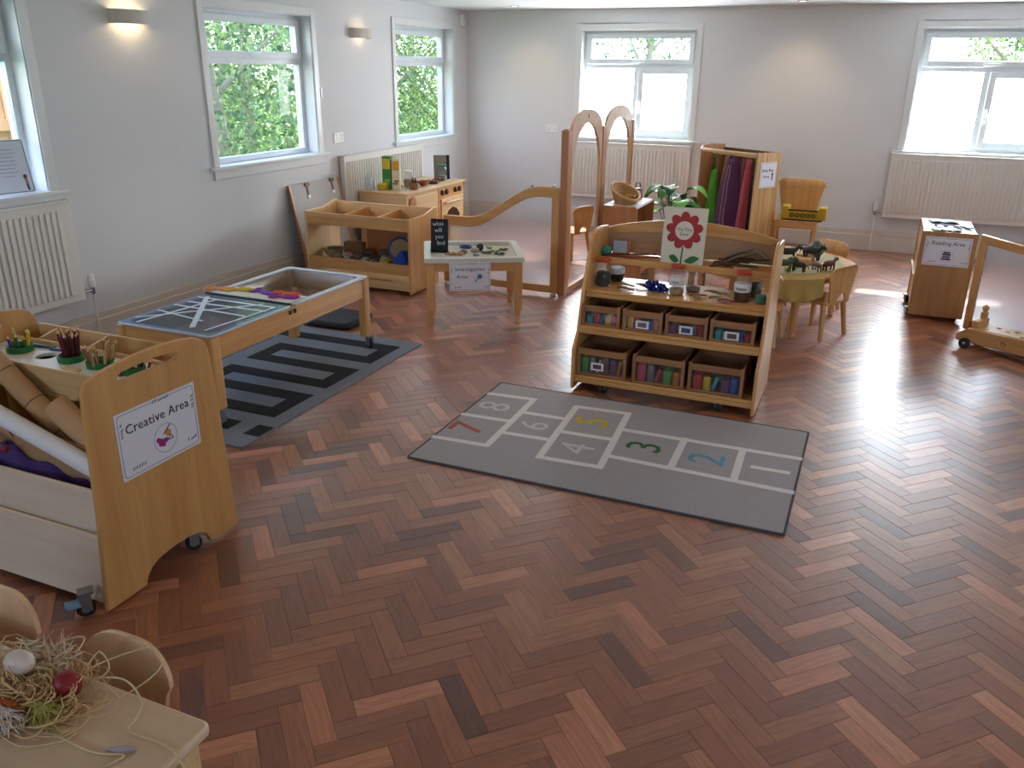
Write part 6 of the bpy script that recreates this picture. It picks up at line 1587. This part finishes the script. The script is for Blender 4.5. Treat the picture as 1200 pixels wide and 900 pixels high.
one(MB().ball((-1.385, .925, ZT+.036), (.030, .028, .030), 14, 10), 'red_ball', plain('ball_red', '#8c1420', .5, bump=.3), 'crimson red ball on the right side of the raffia nest', 'ball')
m = MB()
for k in range(70):
    a = rg.uniform(0, 6.28); d = Vector((math.cos(a), math.sin(a), rg.uniform(-.2, .7)))*rg.uniform(.03, .055); p = Vector((-1.47+rg.uniform(-.09, .05), .965+rg.uniform(-.03, .025), ZT+.045))
    p.z += .0; s_ = d.orthogonal().normalized()*.004; m.add([p-s_, p+s_, p+d], [(0, 1, 2)])
one(m, 'white_feathers', plain('feather', '#dccbb4', .9), 'fluffy white feather trim along the back of the nest', 'feathers', solid=.0008)['kind'] = 'stuff'
def pile(x, y, c, n, label, name, sp=.03):
    m = MB(); rr = random.Random(n)
    for k in range(n):
        a = rr.uniform(0, 6.28); pts = [(x+rr.gauss(0, sp*.5)+math.cos(a)*L, y+rr.gauss(0, sp*.1)+math.sin(a)*L*.7, ZT+.012+.03*math.sin((L+.04)/.08*PI)) for L in (-.04, -.02, 0, .02, .04)]
        m.tube(pts, .0016, 4, caps=False)
    one(m, name, plain('pile_'+c.strip('#'), c, .8), label, 'paper shreds')['kind'] = 'stuff'
pile(-1.455, .835, '#b8622a', 40, 'orange paper shreds at the front left of the nest', 'orange_shreds')
pile(-1.375, .86, '#a8a050', 34, 'yellow-green paper shreds at the front of the nest', 'green_shreds')
pile(-1.43, .82, '#cdbdb4', 34, 'lilac-white paper shreds at the very front of the nest', 'white_shreds')
m = MB(); rr = random.Random(2)
for k in range(30):
    u = k/29; p = Vector((-1.205+.055*u, .855+.018*u, ZT+.0015))
    for s_ in (-1, 1): d = Vector((.010, s_*(.012*math.sin(PI*min(1, u*.9+.1))), .003)); m.add([p, p+Vector((.003, 0, .001)), p+d], [(0, 1, 2)])
m.tube([(-1.215, .852, ZT+.0015), (-1.145, .875, ZT+.002)], .0008, 5)
one(m, 'lilac_feather', plain('feather_lilac', '#cbbccb', .9), 'small lilac white feather lying alone on the near table', 'feather', solid=.0006)

# ------------------------------------------------------------------ notice in the nearest window
nt_ = thing('window_notice', 'white printed notice with a small figure leaning in the nearest left window', 'notice', (XL-.03, 3.38, ZS0+.003))
Mn = frame_M((XL-.035, 3.40, ZS0+.004), (.18, .98, 0), (-.18, .03, .98))
build(MB().prism([rrect(-.155, .085, 0, .30, .012)], 'xy', -.002, .002, M=Mn), 'notice_sheet', plain('notice_white', '#d6dbe6', .35), nt_)
bd = MB(); bd.prism([rrect(-.150, .080, .005, .295, .012), rrect(-.146, .076, .009, .291, .01)], 'xy', .002, .0025, M=Mn); build(bd, 'border', plain('notice_border', '#5a6a7a', .6), nt_)
for k in range(8):
    w2 = [.05, .06, .045, .055, .06, .04, .055, .03][k]
    g = MB(); stroke(g, [(-.04-w2, .245-k*.021), (-.04+w2, .245-k*.021)], .0026, Mn, .002); build(g, 'print_line', plain('notice_grey', '#7f8896', .7), nt_)
g = MB(); disc(g, .045, .092, .011, Mn, .002); build(g, 'figure_head', plain('fig_brown', '#5a3a30', .7), nt_)
g = MB(); stroke(g, [(.045, .08), (.048, .052)], .018, Mn, .002); build(g, 'figure_body', plain('fig_pink', '#b9788a', .7), nt_)
g = MB(); stroke(g, [(.047, .048), (.05, .018)], .012, Mn, .002); build(g, 'figure_legs', plain('fig_navy', '#2f3550', .7), nt_)
